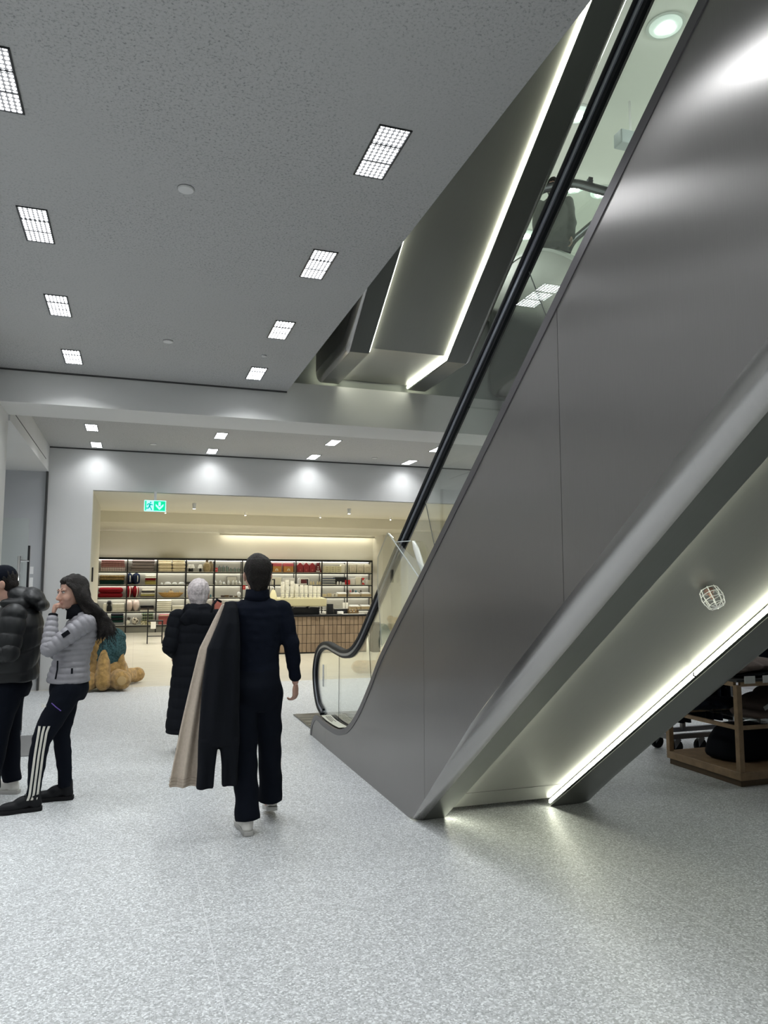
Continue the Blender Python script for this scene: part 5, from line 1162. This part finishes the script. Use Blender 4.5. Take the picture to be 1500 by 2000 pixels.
def eyes(root, fr, gaze=0, brow=M_hairb, lips=True):
    T, R, s = fr
    for q in (-1, 1):
        MB().ell(T((q * .029, .0815, .003)), (.0125 * s, .0095 * s, .0058 * s), R, 12, 8).build('eye', M_eyew, root, smooth=True)
        MB().ell(T((q * .029 + gaze, .0888, .003)), (.0056 * s, .003 * s, .0052 * s), R, 10, 6).build('iris', M_iris, root, smooth=True)
        MB().tube([T((q * .016, .0885, .0095)), T((q * .029, .0895, .0115)), T((q * .042, .082, .008))], .0017 * s, 6).build('eyelid', mat('lid', (.05, .03, .025), .6), root, smooth=True)
        MB().tube([T((q * .015, .0880, .0245)), T((q * .027, .0868, .0275)), T((q * .042, .0770, .0235))], [.0024 * s, .0028 * s, .0014 * s], 6).build('eyebrow', brow, root, smooth=True)
    if lips:
        b = MB(); b.ell(T((0, .0925, -.0665)), (.020 * s, .0115 * s, .0052 * s), R); b.ell(T((0, .0895, -.0765)), (.017 * s, .0115 * s, .0058 * s), R); b.build('lips', M_lip, root, smooth=True)
def hair_short(root, fr, m, name='hair', grow=1.0, nape=True, seed=0):
    T, R, s = fr; b = MB(); E_ = lambda c, r: b.ell(T(c), [x * s * grow for x in r], R)
    E_((0, -.030, .034), (.083, .094, .094)); E_((0, -.012, .058), (.072, .088, .076)); E_((0, -.050, -.015), (.074, .066, .075))
    if nape: E_((0, -.056, -.062), (.056, .048, .052))
    for q in (-1, 1): E_((q * .062, .000, .030), (.020, .040, .042))
    return blob(name, b, .006, m, root, 3, lambda co, no: co + no * (vnoise(co, 130, seed, (1, 1, .5)) * .0028 + vnoise(co, 45, seed + 1) * .003)[:, None])

# ---------------------------------------------------------------- the dark haired man walking away
P1 = thing('person', 'person with short dark hair in navy knit top and dark trousers, walking away with coats', 'person', (.80, 5.15, 0))
b = MB(); fr = head_frame((0, .03, 1.682), .06, -.02, 0, 1.09); head_prims(b, fr)
chain(b, [(0, .0, 1.45), (0, .0, 1.56), (0, .01, 1.63)], [.055, .060, .060])
torso(b, [(0, 0, .86, .13, .10), (0, 0, .95, .145, .105), (0, 0, 1.1, .125, .09), (0, 0, 1.3, .155, .10), (0, -.005, 1.41, .160, .080), (0, .0, 1.46, .07, .05)])
RA = [(.175, -.01, 1.44), (.235, -.035, 1.19), (.275, .02, .945)]; LA = [(-.175, -.01, 1.44), (-.235, -.02, 1.20), (-.16, .20, 1.14)]
chain(b, RA, [.048, .036, .024]); chain(b, LA, [.048, .036, .024])
hand(b, (.277, .024, .935), (.04, .12, -1), (-.75, .6, 0), .55, 1)
hand(b, (-.155, .22, 1.138), (.5, .85, -.1), (0, .1, -1), .7, 1)
LL = [(-.085, 0, .90), (-.065, .0, .50), (-.055, -.10, .10)]; RL = [(.085, 0, .90), (.115, .09, .51), (.135, .13, .15)]
chain(b, LL, [.075, .05, .036]); chain(b, RL, [.075, .05, .036])
chain(b, [(-.055, -.1, .1), (-.06, .02, .04)], [.035, .028]); chain(b, [(.135, .13, .15), (.14, .24, .07)], [.035, .028])
blob('body', b, .0062, M_skin, P1, 2)
hair_short(P1, fr, M_hairb, seed=3, grow=1.07)
b = MB()
torso(b, [(0, 0, .985, .160, .122), (0, 0, 1.02, .163, .124), (0, 0, 1.07, .156, .118), (0, 0, 1.16, .158, .118), (0, 0, 1.30, .178, .125), (0, -.005, 1.40, .188, .118), (0, -.01, 1.46, .165, .10), (0, -.008, 1.50, .11, .08), (0, -.002, 1.53, .075, .068)])
chain(b, [(-.09, -.01, 1.455), (.09, -.01, 1.455)], [.062, .062])
chain(b, RA[:2] + [(.268, .008, .985)], [.068, .056, .043]); chain(b, [RA[0], (.10, 0, 1.43)], [.068, .07])
chain(b, LA, [.068, .056, .043]); chain(b, [LA[0], (-.10, 0, 1.43)], [.068, .07])
tp = blob('knit_top', b, .0085, M_navyk, P1, 3, fabric_noise(.0045, 22, 4, (1, 1, 2.2)))
b = MB(); b.rings([[(r_ * math.cos(a), .004 + .008 * t + r_ * 1.02 * math.sin(a), z) for a in np.linspace(0, 2 * PI, 29)[:-1]] for r_, z, t in ((.092, 1.505, 0), (.084, 1.54, 0), (.078, 1.580, 1), (.073, 1.583, 1), (.070, 1.55, 0))]); b.build('collar', M_navyk, tp, smooth=True)
b = MB()
torso(b, [(0, 0, .77, .14, .088), (0, 0, .82, .168, .115), (0, -.005, .88, .178, .135), (0, -.012, .94, .180, .14), (0, -.005, 1.0, .165, .128), (0, 0, 1.05, .155, .12)])
leg(b, [(-.088, 0, .90), (-.075, .0, .72), (-.068, 0, .50), (-.060, -.06, .24), (-.054, -.10, .080)], [.100, .094, .082, .080, .086])
leg(b, [(.088, 0, .90), (.095, .04, .72), (.112, .085, .51), (.128, .11, .32), (.134, .125, .135)], [.100, .094, .082, .079, .082])
blob('trousers', b, .009, M_trou, P1, 10, fabric_noise(.006, 20, 9, (1, 1, 1.8)))
shoe(P1, (-.055, -.165, .0), .08, 0, M_shoew, mat('grey_sole', (.42, .41, .39), .6), .30, .10); shoe(P1, (.140, .075, .075), -.05, -.20, M_shoew, mat('grey_sole', (.42, .41, .39), .6), .29, .08)

# coats over his shoulder and arm
def coat_level(hw, cx, cy, th, z, folds, amp, ph, n=72):
    out = []
    for k in range(n):
        a = 2 * PI * k / n; x = math.copysign(abs(math.cos(a)) ** .6, math.cos(a)) * hw; y = math.copysign(abs(math.sin(a)) ** .7, math.sin(a)) * th
        out.append((cx + x, cy + y + amp * math.sin(folds * (x / max(hw, .01)) * PI + ph), z))
    return out
def coat(name, label, loc, bodies, m, parts=None):
    r = thing(name, label, 'coat', loc); b = MB()
    for levels in bodies: b.rings([coat_level(*l_) for l_ in levels])
    return r, blob('cloth', b, .008, m, r, 1, fabric_noise(.003, 22, 3, (1, 1, .4)))
L0 = (.55, 5.10, 0)
def lv(rows, folds, ph): return [(hw, cx - L0[0], cy - L0[1], th, z, folds, amp, ph) for cx, hw, z, cy, th, amp in rows]
r, cl = coat('coat', 'long black overcoat with a back slit, draped over the arm of the walking man', L0, [
    lv([(.615, .036, 1.50, 5.12, .07, 0), (.612, .044, 1.46, 5.10, .09, 0), (.598, .066, 1.36, 5.06, .10, .004), (.565, .105, 1.20, 5.03, .095, .01), (.555, .118, 1.0, 5.02, .085, .015), (.548, .125, .80, 5.02, .075, .014), (.545, .129, .66, 5.02, .070, .004), (.544, .130, .58, 5.02, .066, 0)], 2.2, .5),
    lv([(.478, .064, .62, 5.02, .067, .0), (.470, .056, .45, 5.02, .05, .012), (.462, .055, .315, 5.02, .045, .012)], 1.2, 0),
    lv([(.610, .063, .62, 5.02, .067, .0), (.616, .050, .45, 5.02, .05, .012), (.618, .048, .325, 5.02, .045, .012)], 1.2, 2)], M_blk)
MB().tube([(.0, .02, 1.50), (-.03, -.02, 1.515), (-.06, -.06, 1.48), (-.07, -.07, 1.43)], .008, 8).build('hanging_loop', M_blk, r, smooth=True)
L1 = (.42, 5.16, 0)
L0 = L1
r, cl = coat('trench_coat', 'beige trench coat hanging behind the black overcoat, stitched hem flaring out', L1, [
    lv([(.580, .020, 1.485, 5.16, .04, 0), (.548, .042, 1.38, 5.16, .05, .003), (.490, .070, 1.19, 5.16, .055, .010), (.450, .085, .95, 5.16, .055, .014), (.415, .105, .68, 5.16, .055, .02), (.388, .125, .42, 5.16, .05, .025), (.378, .132, .305, 5.16, .048, .028)], 2.6, 1.2)], M_beige)
mb = MB()
for z in (.325, .345, .365):
    l_ = coat_level(.131 + (.345 - z) * .05, .380 - .42, 0, .053, z, 2.6, .027, 1.2); mb.tube(l_ + [l_[0]], .0016, 4)
mb.build('hem_stitching', mat('stitch', (.30, .25, .20), .8), r)

# ---------------------------------------------------------------- the young woman waiting
P2 = thing('person', 'person with long black hair in a light grey quilted jacket and striped track trousers', 'person', (-.455, 6.15, 0), math.radians(97))
# local frame: +y is where she faces, -x is the side turned to the camera
b = MB(); fr = head_frame((-.01, .0, 1.562), math.radians(28), -.10, .04, 1.08); head_prims(b, fr)
chain(b, [(0, -.07, 1.37), (0, -.035, 1.44), (0, -.01, 1.50)], [.06, .050, .050])
torso(b, [(0, 0, .82, .13, .10), (0, 0, .92, .15, .11), (0, -.01, 1.05, .12, .09), (0, -.06, 1.25, .14, .10), (0, -.09, 1.36, .13, .075), (0, -.08, 1.42, .06, .05)])
MO = fr[0]((.0, .104, -.078)); W_ = MO + V((-.025, .038, -.080)); LA = [(-.155, -.10, 1.33), (-.175, .150, 1.15), tuple(W_)]; RA = [(.155, -.09, 1.33), (.17, .08, 1.10), (.02, .08, 1.14)]
chain(b, LA, [.042, .034, .022]); chain(b, RA, [.042, .034, .022])
hand(b, W_, (.12, -.10, 1), (.10, -.95, -.1), 1.05, 1, .90)
hand(b, (.02, .07, 1.14), (-1, -.3, .1), (0, -1, 0), .8, -1, .9)
LL = [(-.085, 0, .86), (-.09, .175, .49), (-.10, .205, .15)]; RL = [(.085, 0, .86), (.09, .03, .48), (.10, -.01, .15)]
chain(b, LL, [.08, .048, .034]); chain(b, RL, [.08, .048, .034])
blob('body', b, .006, M_skin, P2, 2)
eyes(P2, fr, -.002)
# hair: crown and long locks blown back
T, R, s = fr; b = MB(); E_ = lambda c, r_: b.ell(T(c), [x * s for x in r_], R)
E_((0, -.034, .026), (.085, .094, .096)); E_((0, -.022, .050), (.074, .084, .078)); E_((0, -.06, -.03), (.08, .07, .10)); E_((0, .030, .078), (.058, .048, .030)); E_((-.070, -.012, -.01), (.026, .040, .06)); E_((.070, -.012, -.01), (.026, .040, .06))
rr = random.Random(5)
ends = []
for k in range(30):
    q = rr.choice((-1, -1, 1)); a = rr.random()
    st = T((q * (.03 + .05 * a), -.02 - .05 * a, .06 - .03 * a)); 
    m1 = V((q * .09 - .01, -.07 - .05 * rr.random(), 1.50 + rr.uniform(-.02, .03))); m2 = V((q * (.06 + .06 * rr.random()), -.15 - .06 * rr.random(), 1.40 + rr.uniform(-.02, .03)))
    en = V((rr.uniform(-.13, .07), rr.uniform(-.33, -.17), rr.uniform(1.17, 1.30)))
    pts = [V(p) for p in smooth_line([tuple(st), tuple(m1), tuple(m2), tuple(m2.lerp(en, .55) + V((0, -.02, .01))), tuple(en)], 4)]
    rad = [.016 + .006 * math.sin(PI * i / len(pts)) for i in range(len(pts))]; rad[-1] = .005; rad[-2] = .008
    for i in range(len(pts) - 1): b.cap(pts[i], rad[i], pts[i + 1], rad[i + 1], 8)
    ends.append(pts)
# locks that frame the cheek on the side seen
for dx in (0, .012, .024): chain(b, [T((-.050 - dx * .3, .068 - dx, .062)), T((-.078, .035 - dx, .02)), T((-.086, .020 - dx, -.05)), T((-.090, -.010 - dx, -.11)), (-.12, -.10 - dx, 1.40)], [.009, .012, .013, .014, .014], 8)
chain(b, [T((.045, .045, .070)), T((.077, .030, .02)), T((.085, .02, -.06)), T((.085, -.0, -.12))], [.008, .012, .013, .012], 8)
hr_ = blob('hair', b, .007, M_hairb, P2, 2, lambda co, no: co + no * (vnoise(co, 120, 6, (1.3, 1.3, .35)) * .0035)[:, None])
mb = MB()
for k in range(46):
    e = ends[k % len(ends)]; o_ = V((rr.uniform(-.02, .02), rr.uniform(-.03, .01), 0)); p = [e[len(e) // 2 - 2], e[-4] + o_ * .6, e[-1] + o_, e[-1] + o_ * 2 + V((rr.uniform(-.015, .015), rr.uniform(-.03, .02), -rr.uniform(.02, .07)))]
    mb.tube(smooth_line([tuple(x) for x in p], 4), .0016, 4)
mb.build('loose_strands', M_hairb, hr_)
# jacket
b = MB()
torso(b, [(0, .0, .885, .172, .150), (0, .0, .93, .172, .150), (0, -.008, 1.0, .158, .138), (0, -.02, 1.08, .150, .130), (0, -.05, 1.20, .168, .135), (0, -.08, 1.31, .172, .120), (0, -.09, 1.37, .145, .095), (0, -.075, 1.42, .085, .07)])
chain(b, [(-.08, -.09, 1.35), (.08, -.09, 1.35)], [.06, .06])
jk = blob('jacket', b, .0085, M_greyp, P2, 2, quilt(lambda co: co[:, 2], .042, .010, .003, 2))
for A, sd in ((LA, -1), (RA, 1)):
    b = MB(); chain(b, [(A[0][0] * .75, A[0][1], A[0][2] - .01), A[0], A[1]], [.062, .070, .060], 16); 
    blob('sleeve', b, .008, M_greyp, jk, 2, quilt(along(A[0], A[1]), .045, .009, .003, 4))
    b = MB(); w_ = V(A[1]).lerp(V(A[2]), .93); chain(b, [A[1], V(A[1]).lerp(V(A[2]), .5), w_], [.060, .052, .038], 16)
    blob('sleeve', b, .008, M_greyp, jk, 2, quilt(along(A[1], A[2]), .040, .009, .003, 5))
    d = (V(A[2]) - V(A[1])).normalized(); b = MB(); b.tube([w_ - d * .005, w_ + d * .028], .033, 14); b.build('cuff', M_blk, jk, smooth=True, sharp=50)
b = MB(); b.rings([[(r_ * math.cos(a), -.065 + .02 * t + r_ * .95 * math.sin(a), z + .02 * math.sin(a) * -1) for a in np.linspace(0, 2 * PI, 29)[:-1]] for r_, z, t in ((.105, 1.375, 0), (.092, 1.43, .5), (.080, 1.475, 1), (.072, 1.475, 1), (.065, 1.42, .5))]); b.build('collar', M_blk, jk, smooth=True)
d = (V(LA[1]) - V(LA[0])).normalized(); c_ = V(LA[0]).lerp(V(LA[1]), .52) + V((-.068, .012, .022)); n_ = V((-1, .1, .2)).normalized(); u_ = (V((0, .0, 1)) - d * d.z).normalized()
MB().add([c_ + d * a + u_ * e + n_ * f for f in (0, .006) for a, e in ((-.028, -.016), (.028, -.016), (.028, .016), (-.028, .016))], [(0, 1, 2, 3), (7, 6, 5, 4), (0, 4, 5, 1), (1, 5, 6, 2), (2, 6, 7, 3), (3, 7, 4, 0)]).build('arm_badge', M_blk, jk)
MB().box(-.186, -.176, -.02, -.006, .965, 1.005).build('pocket_tab', M_blk, jk)
MB().tube([(-.145, .085, 1.06), (-.158, .085, 1.0), (-.160, .095, .93)], .006, 6).build('pocket_zip', M_blk, jk, smooth=True)
# trousers
b = MB()
torso(b, [(0, 0, .76, .15, .12), (0, -.01, .83, .168, .138), (0, -.01, .88, .165, .135), (0, 0, .93, .15, .125)])
leg(b, [(-.082, .0, .84), (-.088, .09, .66), (-.09, .17, .49), (-.095, .195, .28), (-.10, .205, .11)], [.106, .088, .066, .055, .046], 18)
leg(b, [(.082, .0, .84), (.086, .02, .66), (.09, .03, .48), (.097, .0, .28), (.10, -.012, .10)], [.106, .088, .064, .055, .046], 18)
tr = blob('trousers', b, .008, M_trou, P2, 3, fabric_noise(.004, 24, 12, (1, 1, 1.6)))
# three pale side stripes laid on the outside of the near leg
dgx = bpy.context.evaluated_depsgraph_get()
def stripe(off):
    path = [(.155 + off * 1.2, .60), (.165 + off, .55), (.172 + off, .49), (.182 + off, .40), (.190 + off, .30), (.198 + off, .20), (.205 + off, .12), (.215 + off, .085)]
    P_l = smooth_line(path, 4); v = []; me = tr.data
    for y, z in P_l:
        for dy in (-.008, .008):
            # outside of the leg: cast from -x
            ok, hit, nn, _ = tr.ray_cast(V((-.5, y + dy, z)), V((1, 0, 0)))
            x = hit.x if ok and hit.x < -.04 else -.135
            v += [(x - .004, y + dy, z), (x + .008, y + dy, z)]
    f = []
    for i in range(len(P_l) - 1):
        a = 4 * i; f += [(a, a + 2, a + 6, a + 4), (a, a + 4, a + 5, a + 1), (a + 2, a + 3, a + 7, a + 6)]
    MB().add(v, f).build('side_stripe', mat('stripe_cream', (.62, .60, .54), .5), tr, smooth=True)
bpy.context.view_layer.update()
for o_ in (-.026, 0, .026): stripe(o_)
ok, hit, nn, _ = tr.ray_cast(V((-.5, .08, .72)), V((1, 0, 0)))
MB().tube([(-.195, .115, .765), (-.193, .085, .735), (-.190, .05, .705)], .004, 6).build('pocket_zip', mat('purple_zip', (.10, .05, .30), .5), tr)
mb = MB()
for k in range(3): mb.prism([(.150 + k * .011, .735 + k * .0), (.158 + k * .011, .735), (.155 + k * .011, .748 + k * .006), (.149 + k * .011, .748 + k * .006)], 0, -.165, -.150)
mb.build('thigh_mark', mat('stripe_cream', (.62, .60, .54), .5), tr)
s1 = shoe(P2, (-.10, .145, 0), 0, 0, M_shoeb, mat('black_sole', (.010, .010, .011), .7, spec=.15), .29, .13, M_shoeb); shoe(P2, (.10, -.075, 0), -.15, 0, M_shoeb, mat('black_sole', (.010, .010, .011), .7, spec=.15), .28, .13, M_shoeb)
MB().tube([(-.10, .39, .055), (-.11, .44, .05), (-.12, .475, .02), (-.125, .49, .006)], .003, 6).build('loose_lace', M_shoeb, s1, smooth=True)

# ---------------------------------------------------------------- the man in the black puffer at the frame's edge
P3 = thing('person', 'person in a black cap and glasses wearing a hooded black puffer jacket and white sneakers', 'person', (-.885, 6.45, 0), math.radians(88))
b = MB(); fr = head_frame((0, .105, 1.625), .12, -.30, 0, 1.05); head_prims(b, fr)
chain(b, [(0, -.03, 1.42), (0, .04, 1.50), (0, .09, 1.55)], [.065, .056, .056])
torso(b, [(0, 0, .85, .15, .11), (0, 0, 1.1, .15, .12), (0, -.03, 1.3, .16, .11), (0, -.04, 1.42, .12, .08)])
LA = [(-.20, -.03, 1.38), (-.27, -.01, 1.12), (-.13, .27, 1.13)]; RA = [(.20, -.03, 1.38), (.27, -.01, 1.12), (.13, .27, 1.13)]
for A, th in ((LA, -1), (RA, 1)):
    chain(b, A, [.048, .038, .025]); d = (V(A[2]) - V(A[1])).normalized(); hand(b, V(A[2]) + d * .01, d, (0, -.3, -1) if 0 else (-.0, -.3, .9), .6, th)
LL = [(-.09, 0, .86), (-.10, .06, .48), (-.10, .09, .16)]; RL = [(.09, 0, .86), (.10, .02, .48), (.11, -.02, .16)]
chain(b, LL, [.08, .05, .036]); chain(b, RL, [.08, .05, .036])
blob('body', b, .0065, M_skin, P3, 2)
eyes(P3, fr); hair_short(P3, fr, M_hairb, seed=7)
T, R, s = fr; b = MB(); b.ell(T((0, -.022, .050)), (.090, .106, .088), R); cp = blob('cap', b, .006, M_trou, P3, 2)
mb = MB(); mb.rings([[T((x * (1 - .12 * k / 4), .07 + .075 * math.sqrt(max(0, 1 - (x / .075) ** 2)) * k / 4, .047 - .006 * k + dz)) for x in np.linspace(-.072, .072, 13)] + [T((x * (1 - .12 * k / 4), .07 + .075 * math.sqrt(max(0, 1 - (x / .075) ** 2)) * k / 4, .043 - .006 * k + dz)) for x in np.linspace(.072, -.072, 13)] for k in range(5) for dz in (0,)]); mb.build('cap_brim', M_trou, cp, smooth=True)
mb = MB()
for q in (-1, 1):
    mb.tube([T((q * .031 + .023 * math.cos(a), .112, .002 + .018 * math.sin(a))) for a in np.linspace(0, 2 * PI, 21)], .0022, 6); mb.tube([T((q * .054, .112, .004)), T((q * .078, .06, .004)), T((q * .082, -.01, .0))], .0022, 6)
mb.tube([T((-.008, .112, .004)), T((.008, .112, .004))], .002, 6); mb.build('glasses', mat('frames', (.55, .5, .35), .3, metal=.7), P3, smooth=True)
b = MB(); torso(b, [(0, 0, .885, .215, .185), (0, 0, .93, .225, .195), (0, -.0, 1.0, .225, .19), (0, -.01, 1.15, .235, .195), (0, -.03, 1.30, .24, .185), (0, -.035, 1.40, .20, .15), (0, -.02, 1.47, .12, .11)])
jk = blob('jacket', b, .010, M_puff, P3, 2, quilt(lambda co: co[:, 2], .14, .016, .006, 5))
for A in (LA, RA):
    b = MB(); chain(b, [(A[0][0] * .7, A[0][1], A[0][2] - .02), A[0], A[1]], [.09, .098, .088], 16); blob('sleeve', b, .010, M_puff, jk, 2, quilt(along(A[0], A[1]), .12, .014, .005, 7))
    b = MB(); chain(b, [A[1], V(A[1]).lerp(V(A[2]), .92)], [.088, .055], 16); blob('sleeve', b, .010, M_puff, jk, 2, quilt(along(A[1], A[2]), .11, .014, .005, 8))
b = MB(); b.ell((0, -.05, 1.525), (.13, .12, .072), Matrix.Rotation(.35, 3, 'X')); b.ell((0, -.135, 1.510), (.165, .10, .075), Matrix.Rotation(.75, 3, 'X')); b.ell((0, -.19, 1.455), (.15, .06, .055)); b.cap((-.10, -.06, 1.46), .06, (-.08, .06, 1.47), .035); b.cap((.10, -.06, 1.46), .06, (.08, .06, 1.47), .035)
blob('hood', b, .009, M_puff, jk, 2, fabric_noise(.007, 24, 21))
MB().tube([(-.245, .10, 1.285), (-.245, .135, 1.290)], .006, 6).build('chest_tab', mat('frames', (.55, .5, .35), .3, metal=.7), jk)
b = MB(); torso(b, [(0, 0, .76, .16, .12), (0, -.01, .84, .175, .14), (0, 0, .95, .16, .13)])
leg(b, [(-.09, .0, .84), (-.095, .04, .66), (-.10, .06, .48), (-.10, .08, .28), (-.10, .09, .10)], [.105, .095, .085, .076, .070]); leg(b, [(.09, .0, .84), (.095, .02, .66), (.10, .02, .48), (.11, .0, .28), (.11, -.02, .10)], [.105, .095, .085, .076, .070])
blob('trousers', b, .009, M_trou, P3, 3, fabric_noise(.007, 22, 33, (1, 1, 1.8)))
shoe(P3, (-.10, .045, 0), .25, 0, M_shoew, mat('grey_sole', (.42, .41, .39), .6), .29, .09, M_shoew); shoe(P3, (.11, -.075, 0), -.3, 0, M_shoew, mat('grey_sole', (.42, .41, .39), .6), .29, .09, M_shoew)

# ---------------------------------------------------------------- the silver haired person
P4 = thing('person', 'person with short silver hair in a long black quilted coat, facing the shop', 'person', (.585, 7.6, 0), math.radians(3))
b = MB(); fr = head_frame((.02, .03, 1.522), -.25, -.05, 0, 1.16); head_prims(b, fr)
chain(b, [(0, 0, 1.36), (.015, .01, 1.46)], [.06, .052]); torso(b, [(0, 0, .8, .14, .11), (0, 0, 1.1, .14, .11), (0, 0, 1.3, .14, .09), (0, 0, 1.38, .07, .06)])
LA = [(-.18, -.01, 1.30), (-.25, -.03, 1.02), (-.17, .16, .93)]; RA = [(.18, -.01, 1.30), (.25, -.02, 1.02), (.17, .16, .93)]
for A, th in ((LA, 1), (RA, -1)): chain(b, A, [.04, .034, .024]); hand(b, A[2], V(A[2]) - V(A[1]), (0, -.4, -1), .5, th, .9)
chain(b, [(-.09, 0, .8), (-.09, 0, .45), (-.10, -.04, .09)], [.07, .05, .04]); chain(b, [(.09, 0, .8), (.09, .04, .45), (.09, .06, .09)], [.07, .05, .04])
blob('body', b, .007, M_skin, P4, 2); eyes(P4, fr, brow=M_hairs)
hair_short(P4, fr, M_hairs, grow=1.12, seed=11)
b = MB(); torso(b, [(-.0, 0, .205, .265, .20), (0, 0, .26, .268, .20), (0, 0, .5, .245, .185), (0, 0, .8, .225, .17), (0, 0, 1.0, .215, .16), (0, 0, 1.2, .225, .155), (0, 0, 1.31, .205, .13), (0, 0, 1.40, .12, .09)])
ck = blob('long_coat', b, .010, M_blk, P4, 2, quilt(lambda co: co[:, 2], .105, .008, .004, 9))
for A in (LA, RA):
    b = MB(); chain(b, [(A[0][0] * .7, A[0][1], A[0][2] - .01), A[0], A[1], V(A[1]).lerp(V(A[2]), .85)], [.075, .088, .078, .060], 16); blob('sleeve', b, .010, M_blk, ck, 2, quilt(along(A[0], A[1]), .10, .010, .005, 3))
b = MB(); b.ell((.0, -.10, 1.30), (.165, .065, .115)); b.ell((0, -.06, 1.39), (.12, .09, .055)); b.cap((-.09, -.07, 1.38), .05, (-.07, .06, 1.40), .035); b.cap((.09, -.07, 1.38), .05, (.07, .06, 1.40), .035)
blob('hood', b, .008, M_blk, ck, 2, fabric_noise(.009, 26, 15))
b = MB(); chain(b, [(-.09, 0, .45), (-.10, -.04, .09)], [.06, .05]); chain(b, [(.09, .03, .45), (.09, .06, .09)], [.06, .05]); chain(b, [(-.09, 0, .6), (.09, 0, .6)], [.09, .09]); chain(b, [(-.09, 0, .6), (-.09, 0, .45)], [.08, .06]); chain(b, [(.09, 0, .6), (.09, .03, .45)], [.08, .06])
blob('trousers', b, .010, M_trou, P4, 2); shoe(P4, (-.10, -.09, 0), .05, 0, M_shoeb, M_shoeb, .26, .07); shoe(P4, (.09, .01, 0), -.05, 0, M_shoeb, M_shoeb, .26, .07)

# ---------------------------------------------------------------- plainly posed people further off
def stander(label, loc, rotz, m_top, m_low, m_sole, hair, h=1.72, seed=0):
    P_r = thing('person', label, 'person', loc, rotz); k = h / 1.75; S_ = lambda p: tuple(x * k for x in p)
    b = MB(); fr = head_frame(S_((0, .02, 1.63)), .2, -.05, 0, k); head_prims(b, fr)
    chain(b, [S_((0, 0, 1.44)), S_((0, .01, 1.55))], [.06, .053]); torso(b, [(0, 0, z * k, rx, ry) for z, rx, ry in ((.85, .14, .1), (1.1, .13, .1), (1.35, .16, .1), (1.45, .08, .06))])
    A_ = [[S_((q * .185, 0, 1.40)), S_((q * .225, -.03, 1.13)), S_((q * .215, .06, .90))] for q in (-1, 1)]
    for A, th in zip(A_, (-1, 1)): chain(b, A, [.045, .036, .025]); hand(b, A[2], (0, .1, -1), (-th, .2, 0), .4, th)
    for q in (-1, 1): chain(b, [S_((q * .09, 0, .86)), S_((q * .10, .02, .48)), S_((q * .11, -.02, .09))], [.075, .05, .036])
    blob('body', b, .010, M_skin, P_r, 2); eyes(P_r, fr); hair_short(P_r, fr, hair, seed=seed)
    b = MB(); torso(b, [(0, 0, z * k, rx, ry) for z, rx, ry in ((.83, .185, .145), (.95, .18, .14), (1.1, .17, .135), (1.3, .19, .135), (1.41, .17, .11), (1.47, .09, .08))])
    for A in A_: chain(b, [A[0], A[1], V(A[1]).lerp(V(A[2]), .95)], [.078, .062, .048])
    blob('jacket', b, .012, m_top, P_r, 2, fabric_noise(.006, 22, seed, (1, 1, 2)))
    b = MB(); torso(b, [(0, 0, z * k, rx, ry) for z, rx, ry in ((.76, .15, .12), (.86, .165, .13), (.95, .15, .12))])
    for q in (-1, 1): chain(b, [S_((q * .09, 0, .84)), S_((q * .10, .02, .48)), S_((q * .11, -.01, .12))], [.10, .082, .075], 16)
    blob('trousers', b, .012, m_low, P_r, 2, fabric_noise(.005, 20, seed, (1, 1, 2)))
    for q in (-1, 1): shoe(P_r, (q * .11 * k, -.065, 0), -.15 * q, 0, M_shoeb, m_sole, .28, .08)
    return P_r
stander('person in dark wide trousers and white soled shoes behind the oak table', (8.02, 8.70, 0), 1.2, M_navyc, M_trou, M_shoew, M_hairb, seed=31)
stander('person in black trousers standing by the far dark clothes rail', (8.95, 8.75, 0), 1.7, M_blk, M_trou, M_shoew, M_hairb, 1.68, seed=41)
stander('person seen as a dark silhouette on the upper escalator landing', (4.98, 8.0, 5.151), 2.6, mat('dark_green_coat', (.018, .022, .02), .8), M_trou, M_shoeb, M_hairb, 1.72, seed=51)
